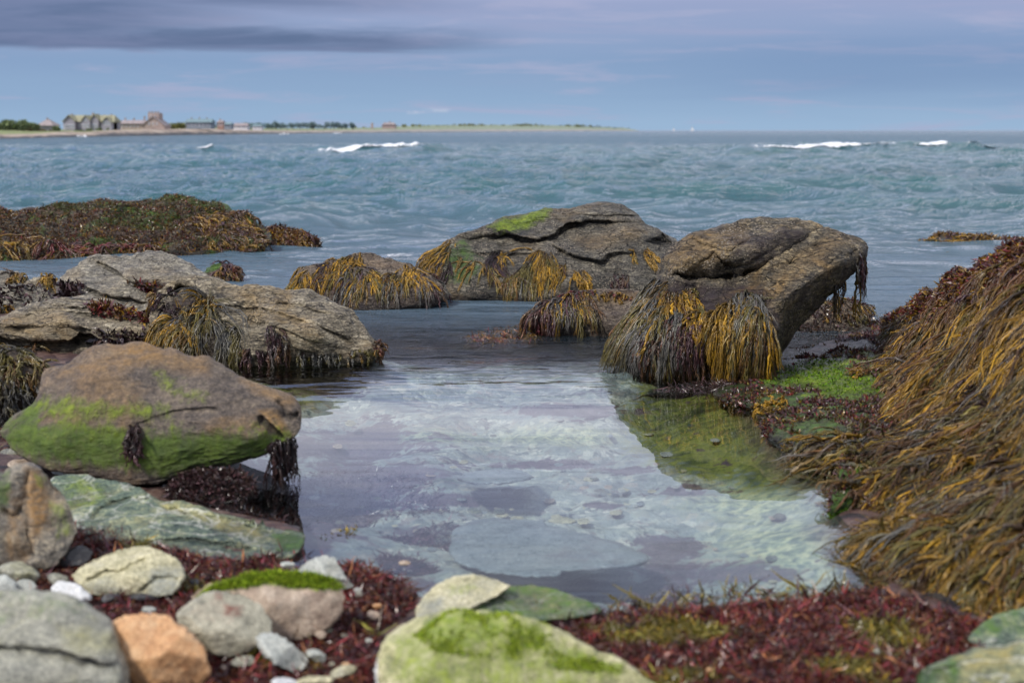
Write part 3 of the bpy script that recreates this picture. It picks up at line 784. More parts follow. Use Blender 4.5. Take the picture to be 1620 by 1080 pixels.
make_rock('G', [(1050, 406), (1060, 394), (1080, 381), (1118, 362), (1164, 352), (1222, 345), (1272, 350), (1296, 360), (1303, 367), (1329, 371), (1356, 376), (1368, 390), (1364, 406), (1352, 422),
                (1329, 452), (1306, 476), (1276, 508), (1254, 534), (1240, 560), (1232, 600), (1126, 606), (1034, 606), (985, 584), (968, 560), (990, 521), (1019, 479), (1036, 441), (1046, 422)],
          M_G, 'big tilted slab of rock bearded with long seaweed beside the right end of the pool', 'boulder', base=590, lean=62, bulge=.12, back=1.1, N=320, M=80, facets=2, seed=5, big=.05, bigf=1.5,
          strata=(36, 3.6, .03), dip=28, center=(1165, 470), p=5,
          ctrl=[(1362, 394, .16), (1330, 413, .34), (1300, 432, .42), (1268, 450, .50), (1240, 472, .58), (1226, 520, .56), (1222, 560, .52), (1200, 440, .16), (1160, 444, .10), (1150, 400, .36), (1225, 378, .30), (1265, 372, .18), (1195, 398, .34), (1090, 405, .30), (1070, 430, .26),
                (1100, 452, .12), (1130, 470, .34), (1200, 475, .36), (1100, 540, .42), (1020, 560, .30), (1180, 560, .42), (1040, 480, .2), (1290, 395, .10), (1250, 420, .12), (1262, 500, .22), (1300, 464, .16), (1325, 440, .12)],
          cracks=[([(1303, 365), (1275, 381), (1250, 396), (1222, 412), (1200, 428), (1166, 437)], .09, 2.4, .10, 12), ([(1166, 437), (1120, 441), (1060, 437)], .10, 3.0, .16, 18),
                  ([(1090, 382), (1150, 398), (1210, 372)], .03, 2, .03, 10), ([(1100, 420), (1130, 400), (1160, 430)], .04, 2.4, .04, 12),
                  ([(1240, 388), (1190, 412), (1150, 428)], .03, 1.8, .03, 8), ([(1368, 392), (1330, 412), (1285, 436), (1242, 462), (1232, 500)], .0, 2, .05, 30)],
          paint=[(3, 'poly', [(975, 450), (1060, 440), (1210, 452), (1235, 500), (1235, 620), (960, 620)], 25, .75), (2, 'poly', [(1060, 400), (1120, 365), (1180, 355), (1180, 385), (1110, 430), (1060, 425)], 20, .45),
                 (2, 'poly', [(1210, 425), (1325, 374), (1355, 382), (1255, 440)], 16, .35), (3, 'poly', [(1140, 372), (1200, 362), (1296, 362), (1262, 390), (1200, 428), (1160, 420)], 26, .62), (3, 'poly', [(1368, 398), (1330, 420), (1285, 442), (1240, 470), (1232, 600), (1300, 560), (1375, 420)], 22, .5)])  # hump side and slab underside darkened in the colour as shade
make_rock('F', [(832, 500), (866, 479), (916, 465), (973, 460), (1019, 463), (1050, 480), (1030, 515), (1010, 536), (960, 545), (900, 545), (850, 535), (836, 518)],
          M_D, 'small low rock with drooping brown weed between the broad rock and the tilted slab', 'rock', base=532, lean=50, bulge=.22, back=.6, N=180, M=40, seed=8, strata=(5, 5, .025),
          paint=[(3, 'poly', [(832, 460), (935, 460), (930, 550), (832, 550)], 20, .7), (2, 'poly', [(950, 462), (1030, 462), (1030, 480), (950, 480)], 10, .6)])
make_rock('D', [(438, 470), (455, 450), (477, 424), (517, 411), (550, 402), (587, 399), (615, 409), (647, 416), (677, 431), (700, 450), (716, 468), (683, 484), (617, 496), (560, 499), (500, 490), (455, 480)],
          M_D, 'rounded rock skirted all around with hanging yellow weed at the far left of the pool', 'rock', base=486, lean=48, bulge=.30, back=.9, N=220, M=50, seed=12, big=.06, strata=(8, 4.5, .03),
          paint=[(3, 'poly', [(440, 440), (560, 440), (720, 455), (720, 500), (440, 500)], 30, .6), (2, 'poly', [(560, 403), (640, 415), (640, 425), (560, 425)], 12, .5)])
make_rock('reef', [(-260, 380), (-120, 350), (0, 339), (50, 332), (100, 326), (167, 320), (233, 317), (300, 318), (333, 324), (383, 336), (408, 350), (420, 365), (430, 385), (400, 402), (300, 405), (233, 414), (133, 420), (0, 432), (-150, 440), (-260, 430)],
          M_REEF, 'long flat reef covered in red brown weed at the left edge of the open sea', 'reef', base=417, lean=16, bulge=.8, back=1.6, N=260, M=50, seed=15, big=.12, bigf=.9, strata=(6, 2.6, .12), dip=10,
          paint=[(1, 'fn', lambda x, y, P, n: sstep(-.1, .3, fbm(np.column_stack([x / 90, y / 14, x * 0]), 3, 5)), 0, .5), (0, 'poly', [(110, 358), (150, 352), (150, 366), (115, 368)], 14, .35)])
make_rock('reef2', [(395, 398), (400, 378), (427, 358), (460, 359), (480, 368), (493, 380), (507, 390), (490, 398), (440, 402), (410, 402)], M_REEF, 'small rusty weed mound at the right tip of the long reef', 'rock',
          base=398, lean=35, bulge=.4, back=.8, N=120, M=26, seed=16, big=.1, strata=(6, 3, .05))
make_rock('raft', [(1404, 391), (1425, 386), (1465, 381), (1478, 370), (1510, 369), (1530, 377), (1580, 377), (1640, 379), (1700, 384), (1700, 396), (1600, 396), (1500, 396), (1420, 395)], M_REEF,
          'low ridge of golden weed awash in the sea at the right', 'reef', base=394, lean=15, bulge=.35, back=.6, N=160, M=22, seed=17, big=.06, bigf=1.5, center=(1540, 387))
# ---- left rocks ---------------------------------------------------------
make_rock('A', [(238, 470), (253, 452), (300, 440), (333, 438), (367, 447), (417, 452), (450, 462), (493, 468), (533, 484), (560, 497), (587, 530), (606, 553), (598, 572), (540, 582), (450, 588), (380, 588), (325, 580), (268, 565), (245, 530), (236, 498)],
          M_LEDGE, 'long pale barnacled ledge sloping down into the left side of the pool', 'rock ledge', base=574, lean=45, bulge=.30, back=1.2, N=300, M=70, seed=21, big=.06, strata=(-18, 4.2, .045), dip=30, facets=3,
          ctrl=[(330, 470, .22), (290, 500, -.10), (350, 520, .1), (430, 510, .22), (500, 520, .26), (400, 560, .2), (270, 470, .12), (300, 545, .1)],
          cracks=[([(262, 462), (285, 452), (310, 458), (325, 480), (345, 505)], .12, 4, .16, 22), ([(430, 475), (480, 485), (530, 500)], .03, 2, .05, 12), ([(380, 500), (440, 520), (520, 545)], .03, 2, .04, 14), ([(350, 480), (420, 490), (500, 515), (570, 545)], .03, 2, .04, 12)],
          paint=[(3, 'poly', [(255, 470), (310, 465), (345, 520), (380, 575), (300, 575), (262, 520)], 18, .8), (3, 'poly', [(370, 545), (600, 556), (600, 590), (370, 590)], 18, .5)])
make_rock('B', [(85, 452), (100, 430), (133, 413), (157, 406), (200, 404), (240, 400), (267, 407), (300, 416), (333, 434), (350, 452), (330, 475), (300, 490), (240, 504), (180, 496), (120, 488), (92, 474)],
          M_SLAB, 'smooth grey slab cracked in two at the top of the left rocks', 'rock', base=500, lean=30, bulge=.34, back=1.0, N=260, M=60, seed=23, big=.05, strata=(-14, 3.2, .03), dip=30, facets=3,
          cracks=[([(148, 411), (170, 422), (187, 431), (205, 444), (225, 455), (250, 462)], .07, 2.6, .13, 20), ([(230, 402), (222, 412), (232, 420)], .03, 2, .03, 8), ([(130, 452), (160, 468), (200, 474), (238, 478)], .07, 3, .12, 16)],
          paint=[(3, 'poly', [(215, 440), (262, 448), (262, 466), (215, 458)], 10, .9), (2, 'poly', [(100, 430), (130, 420), (130, 450), (100, 455)], 14, .4)])
make_rock('Bsmall', [(318, 432), (335, 420), (352, 415), (372, 420), (379, 436), (376, 452), (345, 456), (322, 450)], M_D, 'little dark weedy knob behind the grey slab', 'rock', base=446, lean=50, bulge=.2, back=.5, N=100, M=24, seed=24,
          paint=[(1, 'poly', [(318, 415), (350, 415), (345, 428), (318, 432)], 8, .9)])
make_rock('C', [(-120, 500), (-40, 505), (0, 508), (40, 487), (100, 468), (150, 471), (200, 480), (247, 497), (256, 523), (250, 552), (205, 572), (110, 580), (50, 566), (0, 560), (-120, 565)],
          M_LEDGE, 'wide ochre streaked ledge with undercut front behind the mossy boulder', 'rock ledge', base=568, lean=34, bulge=.36, back=.9, N=280, M=60, seed=27, big=.06, strata=(4, 4.2, .05), dip=25, facets=2, center=(100, 522),
          cracks=[([(-60, 540), (0, 537), (60, 540), (110, 545), (135, 528), (160, 540), (230, 545)], .05, 3, .22, 24), ([(20, 500), (100, 493), (180, 500), (250, 512)], .03, 2.4, .05, 14), ([(70, 485), (130, 488), (150, 478)], .03, 2.4, .03, 10), ([(0, 520), (80, 515), (150, 522)], .02, 2, .02, 10)],
          paint=[(2, 'poly', [(0, 505), (100, 495), (120, 525), (0, 530)], 20, .6), (3, 'poly', [(-100, 545), (120, 548), (240, 545), (240, 590), (-100, 590)], 16, .7), (3, 'poly', [(140, 478), (200, 488), (250, 505), (200, 500), (140, 490)], 8, .7)])
make_rock('L1', [(-90, 448), (-40, 435), (0, 432), (27, 430), (37, 438), (33, 452), (0, 462), (-90, 470)], M_SLAB, 'grey rock at the left edge below the reef', 'rock', base=462, lean=45, bulge=.2, back=.7, N=120, M=28, seed=29, strata=(10, 5, .03))
make_rock('L2', [(-90, 475), (0, 458), (33, 452), (68, 456), (86, 470), (78, 492), (30, 505), (-90, 515)], M_SLAB, 'rough grey rock at the left edge above the ochre ledge', 'rock', base=503, lean=40, bulge=.22, back=.6, N=140, M=32, seed=30, strata=(-8, 5, .04))
make_rock('L3', [(36, 455), (50, 443), (66, 436), (88, 440), (95, 455), (90, 470), (60, 474), (40, 468)], M_LEDGE, 'small white spotted rock next to the grey slab', 'rock', base=470, lean=45, bulge=.15, back=.4, N=100, M=24, seed=31)
make_rock('L4', [(-60, 590), (-10, 560), (30, 556), (62, 575), (72, 600), (62, 640), (40, 668), (0, 680), (-60, 690)], M_MOUND, 'dark weed covered rock behind the left end of the mossy boulder', 'rock', base=680, lean=55, bulge=.25, back=.6, N=120, M=28, seed=32)
# ---- right mound and algae flat ----------------------------------------
make_rock('I', [(1120, 620), (1160, 600), (1200, 585), (1250, 565), (1300, 545), (1345, 520), (1390, 497), (1440, 490), (1500, 520), (1520, 600), (1500, 700), (1450, 790), (1360, 800), (1310, 822), (1330, 790), (1370, 778), (1330, 755), (1285, 745),
                (1235, 712), (1215, 690), (1195, 650), (1150, 640)], M_REEF, 'low green algae flat between the tilted slab and the weed mound', 'rock', z=-.03, bulge=.62, back=.5, N=300, M=60, seed=34, big=.035, bigf=2.2, fine=.018, strata=(5, 5, .02), facets=0,
          center=(1350, 650), p=2.2, jit=3, paint=[(0, 'poly', [(1180, 600), (1250, 575), (1330, 560), (1400, 560), (1415, 610), (1380, 630), (1300, 630), (1210, 610)], 40, 1.0), (1, 'poly', [(1120, 600), (1300, 560), (1400, 640), (1300, 720), (1150, 650)], 40, .5),
                                            (1, 'poly', [(1330, 735), (1420, 735), (1420, 830), (1300, 830)], 20, .9)])
HY = [(1395, 505, 13.6), (1423, 484, 13.2), (1457, 467, 12.6), (1507, 443, 11.4), (1540, 417, 10.6), (1583, 395, 10.0), (1620, 385, 9.6), (1720, 350, 9.0), (1850, 330, 8.4), (1860, 600, 6.6), (1860, 900, 5.4), (1860, 1020, 5.0)]
foot = [(1405, 560), (1430, 640), (1420, 700), (1340, 748), (1400, 800), (1420, 840), (1370, 910), (1430, 940), (1500, 965), (1550, 985), (1600, 985), (1700, 1000)]
fz = [.12, .10, .08, .03, .03, .02, .0, .0, .0, .0, .02, .03]
for (a_, b_), z_ in zip(foot, fz): HY.append((a_, b_, float(at_z(a_, b_, z_)[1])))
make_rock('H', [(1393, 505), (1423, 484), (1457, 467), (1507, 443), (1540, 417), (1583, 395), (1620, 385), (1720, 350), (1850, 330), (1880, 600), (1880, 900), (1850, 1030), (1700, 1005), (1600, 990), (1550, 988), (1500, 968), (1430, 945), (1362, 912), (1418, 842),
                (1398, 800), (1330, 750), (1415, 705), (1425, 640), (1400, 560)], M_MOUND, 'large sloping mound buried under long golden and olive rockweed at the right', 'weed mound', Yout=HY + [(1560, 600, 8.6), (1500, 760, 7.3), (1640, 760, 6.7)], bulge=.0, back=1.6,
          N=300, M=70, seed=37, facets=0, big=.10, bigf=1.5, strata=(30, 2.4, .03), center=(1600, 700), jit=2,
          ctrl=[(1500, 600, .12), (1580, 540, .12), (1590, 640, -.25), (1585, 615, -.22), (1520, 700, .1), (1480, 860, .12), (1600, 850, .15), (1570, 450, .1), (1700, 600, .3), (1700, 850, .3), (1480, 520, .08)])
# ---- foreground -----------------------------------------------------------
make_rock('J', [(0, 684), (8, 672), (22, 658), (40, 646), (57, 632), (60, 610), (65, 588), (80, 577), (107, 574), (122, 560), (150, 550), (190, 549), (227, 546), (253, 557), (273, 557), (300, 566), (333, 564), (357, 578), (380, 596), (423, 612), (460, 626), (474, 640), (480, 655),
                (474, 680), (457, 702), (417, 724), (370, 738), (310, 742), (285, 752), (250, 768), (200, 768), (158, 760), (116, 750), (60, 738), (20, 716)],
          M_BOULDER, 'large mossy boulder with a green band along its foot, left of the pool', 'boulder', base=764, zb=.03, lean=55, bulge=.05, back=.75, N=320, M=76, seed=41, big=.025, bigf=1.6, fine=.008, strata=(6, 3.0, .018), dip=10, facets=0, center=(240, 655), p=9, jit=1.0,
          ctrl=[(70, 605, .04), (150, 590, .10), (230, 575, .06), (330, 600, .10), (200, 660, .17), (330, 670, .18), (100, 690, .12), (430, 640, .06), (455, 665, .03), (400, 690, .12), (250, 720, .10), (300, 735, .04), (150, 735, .04), (200, 752, .015), (190, 620, .12)],
          cracks=[([(205, 672), (240, 662), (270, 650), (330, 645), (350, 647)], .007, 1.6, .012, 12), ([(440, 634), (450, 655), (466, 660), (475, 652)], .035, 7, 0, 10), ([(410, 655), (430, 675), (450, 695)], .01, 3, .05, 18), ([(60, 640), (66, 610), (72, 590)], .0, 4, 0, 10)],
          paint=[(3, 'fn', lambda x, y, P, n: sstep(-.25, -.6, n[:, 2]) * (x > 150), 0, 1.0), (0, 'poly', [(60, 632), (100, 630), (170, 634), (270, 640), (270, 660), (180, 664), (60, 668)], 36, .85), (0, 'poly', [(235, 585), (262, 588), (290, 605), (330, 615), (330, 640), (270, 645), (255, 610)], 32, .55), (0, 'poly', [(60, 662), (200, 664), (330, 672), (450, 668), (440, 700), (60, 690)], 44, .45),  # downward faces painted near-black to deepen the shade below
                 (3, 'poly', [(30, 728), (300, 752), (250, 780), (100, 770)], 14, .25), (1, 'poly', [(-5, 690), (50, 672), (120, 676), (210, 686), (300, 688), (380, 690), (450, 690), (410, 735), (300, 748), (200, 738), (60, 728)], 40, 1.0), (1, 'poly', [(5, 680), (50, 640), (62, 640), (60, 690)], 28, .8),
                 (2, 'poly', [(170, 552), (235, 545), (260, 560), (330, 566), (330, 590), (240, 580)], 18, .65), (2, 'poly', [(410, 648), (440, 650), (460, 690), (445, 690)], 10, 1.0), (2, 'poly', [(380, 598), (470, 632), (460, 645), (400, 620)], 12, .7), (2, 'poly', [(90, 585), (200, 565), (210, 580), (90, 600)], 12, .4)])
make_rock('Jfill', [(262, 782), (280, 756), (310, 746), (350, 742), (385, 748), (405, 760), (410, 772), (400, 784), (370, 796), (320, 802)], M_MOUND, 'added dark rock filling the dark reflection under the mossy boulder', 'rock', base=792, lean=22, bulge=.05, back=.25, N=120, M=28, seed=42, big=.03, bigf=3)  # added rock, fills the gap where only a dark reflection lies
make_rock('K', [(-70, 760), (0, 752), (21, 737), (46, 732), (70, 745), (95, 776), (110, 806), (123, 837), (114, 866), (84, 903), (35, 898), (0, 892), (-70, 900)], M_STAND, 'upright grey and rust stone leaning at the left edge below the mossy boulder', 'rock', base=897, lean=72, bulge=.16, back=.4, N=180, M=44, seed=43, big=.03, bigf=3,
          fine=.006, strata=(65, 5, .014), facets=4, cracks=[([(48, 740), (42, 790), (50, 850), (60, 890)], .0, 3, .03, 30), ([(0, 800), (20, 815), (35, 800)], .02, 3, .02, 12)],
          paint=[(0, 'poly', [(75, 790), (110, 800), (120, 840), (90, 850)], 18, .6), (0, 'poly', [(50, 745), (75, 755), (70, 775), (55, 770)], 10, .5), (1, 'poly', [(-20, 755), (20, 745), (15, 800), (-20, 820)], 18, .4), (2, 'poly', [(40, 740), (62, 745), (80, 800), (60, 840), (45, 800)], 14, .8)])
make_rock('L', [(80, 762), (110, 752), (151, 757), (197, 762), (222, 772), (246, 786), (281, 799), (352, 813), (422, 829), (478, 836), (486, 850), (478, 870), (454, 884), (387, 894), (292, 898), (211, 878), (140, 862), (112, 842), (92, 800)],
          M_GSLAB, 'flat green and white marbled slab sloping into the pool below the mossy boulder', 'rock slab', base=893, zb=.0, lean=8.5, bulge=.07, back=.3, N=240, M=56, seed=47, big=.03, bigf=3, fine=.008, strata=(8, 6, .02), facets=3,
          cracks=[([(140, 828), (160, 800), (200, 790), (246, 788)], .03, 3, .03, 20), ([(246, 800), (330, 815), (480, 838)], .0, 3, .05, 22), ([(180, 860), (300, 850), (420, 870)], .015, 2, .02, 12)],
          paint=[(0, 'poly', [(95, 756), (170, 762), (172, 790), (130, 810), (95, 800)], 22, .6), (2, 'poly', [(245, 790), (300, 803), (400, 828), (460, 850), (350, 835), (260, 812)], 10, .7), (1, 'poly', [(430, 832), (486, 838), (482, 870), (440, 868)], 14, .7)])
make_rock('M', [(109, 912), (128, 895), (151, 879), (197, 867), (246, 868), (268, 880), (284, 898), (288, 918), (268, 944), (197, 946), (140, 940)], M_CREAM, 'cream stone with grey green flank lying in red weed below the marbled slab', 'stone', base=944, lean=40, bulge=.10, back=.22, N=180, M=44, seed=51, big=.02, bigf=4, fine=.005, strata=(-12, 9, .012),
          facets=4, cracks=[([(134, 920), (160, 905), (200, 900), (240, 880)], .02, 3, .025, 14), ([(215, 935), (250, 915), (285, 912)], .012, 3, .015, 14)], paint=[(2, 'poly', [(240, 900), (290, 900), (275, 945), (230, 945)], 12, .8), (2, 'poly', [(135, 925), (170, 912), (200, 935), (150, 942)], 10, .6)])
make_rock('N', [(-90, 940), (0, 932), (53, 933), (116, 939), (150, 962), (176, 985), (188, 1010), (196, 1038), (206, 1075), (208, 1120), (-90, 1150)], M_GREY, 'large cracked grey stone in the bottom left corner', 'stone', base=1105, lean=50, bulge=.16, back=.35, N=200, M=50, seed=53, big=.025, bigf=3, fine=.005, strata=(6, 5, .012), facets=3, center=(60, 1030),
          cracks=[([(-60, 1020), (0, 1024), (50, 1027), (88, 1031), (130, 1045), (193, 1053)], .03, 4, .04, 26)], paint=[(2, 'poly', [(90, 990), (180, 1000), (185, 1030), (110, 1035)], 18, .6), (1, 'poly', [(-40, 935), (120, 940), (150, 975), (-40, 985)], 24, .25)])
make_rock('O', [(179, 986), (190, 978), (211, 972), (253, 972), (275, 980), (292, 993), (312, 1010), (325, 1026), (330, 1058), (322, 1086), (300, 1100), (212, 1100), (203, 1075), (196, 1034)], M_ORANGE, 'orange rounded stone beside the large grey stone at the bottom', 'stone', base=1094, lean=55, bulge=.12, back=.25, N=180, M=44, seed=55, big=.015, bigf=4, fine=.004, strata=(40, 6, .005), facets=5)
make_rock('P', [(278, 976), (285, 962), (300, 949), (320, 936), (345, 930), (368, 933), (387, 939), (405, 952), (419, 967), (428, 990), (420, 1008), (402, 1024), (365, 1042), (340, 1036), (318, 1022), (292, 1000)], M_ROUND, 'round speckled grey stone right of the orange stone', 'stone', base=1036, lean=60, bulge=.12, back=.22, N=170, M=44, seed=57, big=.018, bigf=5, fine=.004, strata=(10, 8, .006), facets=3,
          paint=[(2, 'poly', [(355, 955), (385, 958), (380, 975), (355, 972)], 8, .9), (2, 'poly', [(338, 932), (352, 932), (352, 948), (340, 946)], 6, .7)])
make_rock('Q', [(300, 944), (318, 933), (338, 922), (375, 912), (415, 907), (455, 905), (493, 907), (520, 914), (536, 926), (543, 945), (540, 968), (517, 994), (470, 1012), (420, 1012), (380, 1005), (330, 985)], M_TAN, 'tan block of stone capped with bright green moss behind the round stone', 'stone', base=1008, lean=55, bulge=.10, back=.25, N=180, M=44, seed=59, big=.018, bigf=5, fine=.004, strata=(85, 7, .006), facets=4,
          paint=[(0, 'poly', [(300, 948), (340, 918), (415, 902), (540, 905), (540, 932), (500, 935), (430, 926), (360, 930)], 8, 1.0)])
make_rock('R', [(462, 908), (475, 894), (493, 883), (515, 878), (528, 884), (540, 898), (552, 912), (560, 926), (545, 933), (510, 935), (475, 930)], M_PALE, 'pale grey pointed stone standing behind the moss capped block at the water line', 'stone', base=930, lean=60, bulge=.07, back=.14, N=120, M=30, seed=61, big=.012, bigf=6, fine=.003, facets=4, strata=(20, 8, .006))
make_rock('S', [(404, 1008), (415, 1001), (433, 1000), (450, 1010), (468, 1022), (482, 1036), (490, 1048), (482, 1058), (465, 1062), (440, 1054), (420, 1042), (408, 1024)], M_PALE, 'long slanting grey stone leaning on the round speckled stone', 'stone', base=1060, lean=45, bulge=.06, back=.12, N=120, M=30, seed=63, big=.01, bigf=6, fine=.003, facets=3, strata=(-40, 9, .006))
make_rock('V', [(715, 960), (760, 935), (806, 924), (852, 928), (890, 937), (922, 946), (955, 962), (940, 975), (870, 985), (760, 985)], M_GSLAB, 'flat olive green stone half sunk in the pool behind the moss topped rock', 'stone', base=970, lean=14, bulge=.06, back=.15, N=140, M=34, seed=67, big=.012, bigf=5, fine=.003, facets=3, strata=(0, 9, .006), paint=[(1, 'poly', [(715, 920), (960, 920), (960, 990), (715, 990)], 20, .45)])
make_rock('U', [(655, 975), (662, 960), (672, 946), (684, 934), (700, 923), (718, 915), (752, 909), (778, 912), (796, 918), (809, 927), (795, 940), (775, 950), (745, 966), (720, 985), (680, 990)], M_CREAM, 'pale cream and lime stone at the water behind the moss topped rock', 'stone', base=975, lean=38, bulge=.07, back=.15, N=150, M=38, seed=65, big=.012, bigf=6, fine=.003, facets=3, strata=(25, 9, .006),
          paint=[(0, 'poly', [(700, 930), (750, 915), (770, 930), (730, 950), (700, 945)], 16, .45), (2, 'poly', [(665, 950), (700, 945), (700, 985), (660, 985)], 12, .6)])
make_rock('T', [(598, 1022), (608, 1008), (623, 996), (640, 983), (658, 973), (682, 967), (711, 964), (750, 963), (781, 965), (808, 968), (834, 973), (860, 985), (887, 998), (915, 1012), (940, 1026), (968, 1040), (993, 1052), (1020, 1068), (1050, 1090), (1000, 1140), (800, 1160), (640, 1140), (605, 1080)], M_MOSSY,
          'broad pale rock covered in bright green moss at the bottom centre', 'rock', base=1125, lean=42, bulge=.16, back=.3, N=260, M=60, seed=69, big=.025, bigf=4, fine=.008, strata=(-12, 7, .014), facets=3, center=(790, 1050),
          paint=[(0, 'poly', [(672, 975), (720, 966), (790, 966), (800, 990), (790, 1010), (740, 1030), (690, 1020), (655, 1000)], 16, .95), (0, 'poly', [(800, 985), (850, 985), (880, 1010), (850, 1025), (810, 1010)], 16, .8), (0, 'poly', [(870, 1020), (920, 1025), (940, 1055), (890, 1060)], 12, .8), (0, 'poly', [(945, 1040), (990, 1050), (985, 1070), (955, 1065)], 8, .8),
                 (0, 'poly', [(610, 1000), (700, 965), (830, 972), (1000, 1060), (900, 1110), (620, 1100)], 40, .62)])
make_rock('Twhite', [(589, 1056), (595, 1040), (606, 1032), (625, 1029), (643, 1032), (658, 1044), (672, 1060), (686, 1082), (690, 1110), (640, 1125), (596, 1110)], M_WHITE, 'white stone resting against the left end of the moss topped rock', 'stone', base=1115, lean=60, bulge=.07, back=.12, N=120, M=32, seed=71, big=.012, bigf=6, fine=.002, facets=4, strata=(30, 9, .006),
          cracks=[([(594, 1052), (620, 1050), (650, 1048)], .01, 2.5, .01, 8)])
make_rock('W1', [(1525, 1012), (1540, 995), (1560, 981), (1590, 974), (1620, 968), (1700, 960), (1720, 1010), (1640, 1025), (1560, 1024)], M_GSLAB, 'pale green stone under the foot of the weed mound at the right edge', 'stone', base=1020, lean=35, bulge=.10, back=.25, N=120, M=30, seed=73, big=.02, bigf=4, fine=.006, facets=3,
          paint=[(1, 'poly', [(1520, 960), (1700, 960), (1700, 1000), (1520, 1010)], 20, .4)])
make_rock('W2', [(1446, 1062), (1470, 1048), (1507, 1036), (1560, 1022), (1620, 1014), (1720, 1008), (1740, 1120), (1600, 1150), (1480, 1130), (1450, 1090)], M_GSLAB, 'lichen pale green rock in the bottom right corner', 'rock', base=1130, lean=45, bulge=.14, back=.3, N=150, M=36, seed=75, big=.03, bigf=4, fine=.006, facets=4,
          paint=[(1, 'poly', [(1440, 1040), (1520, 1030), (1520, 1090), (1440, 1090)], 20, .4), (2, 'poly', [(1510, 1035), (1600, 1020), (1600, 1050), (1520, 1065)], 16, .5)])
make_rock('SUB', [(708, 860), (720, 835), (750, 823), (800, 818), (850, 824), (900, 838), (960, 852), (1005, 868), (1032, 882), (1010, 896), (960, 900), (900, 906), (860, 916), (800, 912), (740, 900), (712, 882)], M_SUB, 'large smooth bluish slab lying under the water in the middle of the pool', 'sunken slab', z=-.14, bulge=.10, back=.12, N=160, M=30, seed=77, big=.006, bigf=3, fine=.002, strata=(0, 5, .004), facets=0, p=12, jit=3)
make_rock('SUB2', [(715, 757), (740, 746), (790, 741), (840, 748), (850, 757), (800, 766), (740, 766)], M_SUB, 'smaller smooth slab under the water behind the large sunken slab', 'sunken slab', z=-.15, bulge=.16, back=.12, N=100, M=20, seed=78, big=.006, bigf=3, fine=.002, facets=0, p=10)
# ================================================================== SEAWEED ON THE ROCKS
PG = ([GOLD, OCHRE, OLIVE, BROWN, (.05, .035, .02)], [4, 4, 2.5, 2, 1.5]); PGT = ([GOLD, OCHRE], [3, 2])
PO = ([OLIVE, OCHRE, GREY, BROWN], [4, 3, 2, 2]); PGR = ([GREY, OLIVE, PURP], [6, 2, 1]); PP = ([PURP, BROWN, GREY], [5, 2, 2]); PR = ([BROWN, RED, PURP, OCHRE], [4, 3, 2, 2])
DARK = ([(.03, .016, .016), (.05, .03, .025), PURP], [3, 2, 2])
def box(x0, y0, x1, y1): return [(x0, y0), (x1, y0), (x1, y1), (x0, y1)]
r = ROCKS['D']
for i, (bx, n, L, pal) in enumerate([(box(455, 420, 497, 450), 60, .42, PG), (box(500, 412, 520, 440), 26, .38, DARK), (box(515, 405, 545, 432), 60, .52, PG), (box(540, 418, 575, 450), 60, .42, PGR),
                                     (box(560, 428, 592, 452), 60, .40, PG), (box(585, 432, 640, 456), 80, .38, PO), (box(633, 418, 662, 446), 60, .42, PG), (box(655, 432, 700, 462), 50, .30, PP), (box(545, 398, 570, 418), 36, .22, PG)]):
    weed(r, bx, n, L, pal, seed=100 + i, w=.0042, nb=4, up=.08, jit=.08, spread=.06, lift=(.004, .02))
r = ROCKS['E']
for i, (bx, n, L, pal) in enumerate([(box(668, 405, 700, 432), 60, .42, PG), (box(700, 385, 714, 410), 40, .42, PG), (box(690, 415, 712, 445), 30, .4, DARK), (box(724, 408, 731, 416), 10, .28, PG), (box(745, 412, 752, 425), 10, .42, PG),
                                     (box(764, 415, 776, 428), 22, .45, PO), (box(778, 392, 790, 410), 30, .6, DARK), (box(788, 398, 798, 408), 26, .32, PG), (box(795, 428, 815, 445), 40, .40, PO), (box(822, 412, 850, 440), 55, .46, PO),
                                     (box(852, 400, 874, 420), 70, .58, PG), (box(876, 415, 894, 430), 34, .42, PG), (box(908, 428, 924, 440), 30, .34, PG), (box(963, 430, 995, 450), 40, .24, PP), (box(1018, 392, 1030, 408), 34, .26, PG), (box(996, 392, 1004, 405), 8, .2, PG)]):
    weed(r, bx, n, L, pal, seed=130 + i, w=.0042, nb=4, up=.08, jit=.07, spread=.055, lift=(.004, .02))
r = ROCKS['F']
for i, (bx, n, L, pal) in enumerate([(box(838, 485, 875, 510), 70, .34, PR), (box(866, 472, 905, 492), 80, .36, PP), (box(905, 468, 932, 484), 90, .42, PG), (box(895, 466, 1000, 474), 50, .12, PR), (box(870, 480, 892, 500), 40, .3, PG)]):
    weed(r, bx, n, L, pal, seed=160 + i, w=.0045, nb=4, up=.08, jit=.10, spread=.07, lift=(.004, .025))
r = ROCKS['G']
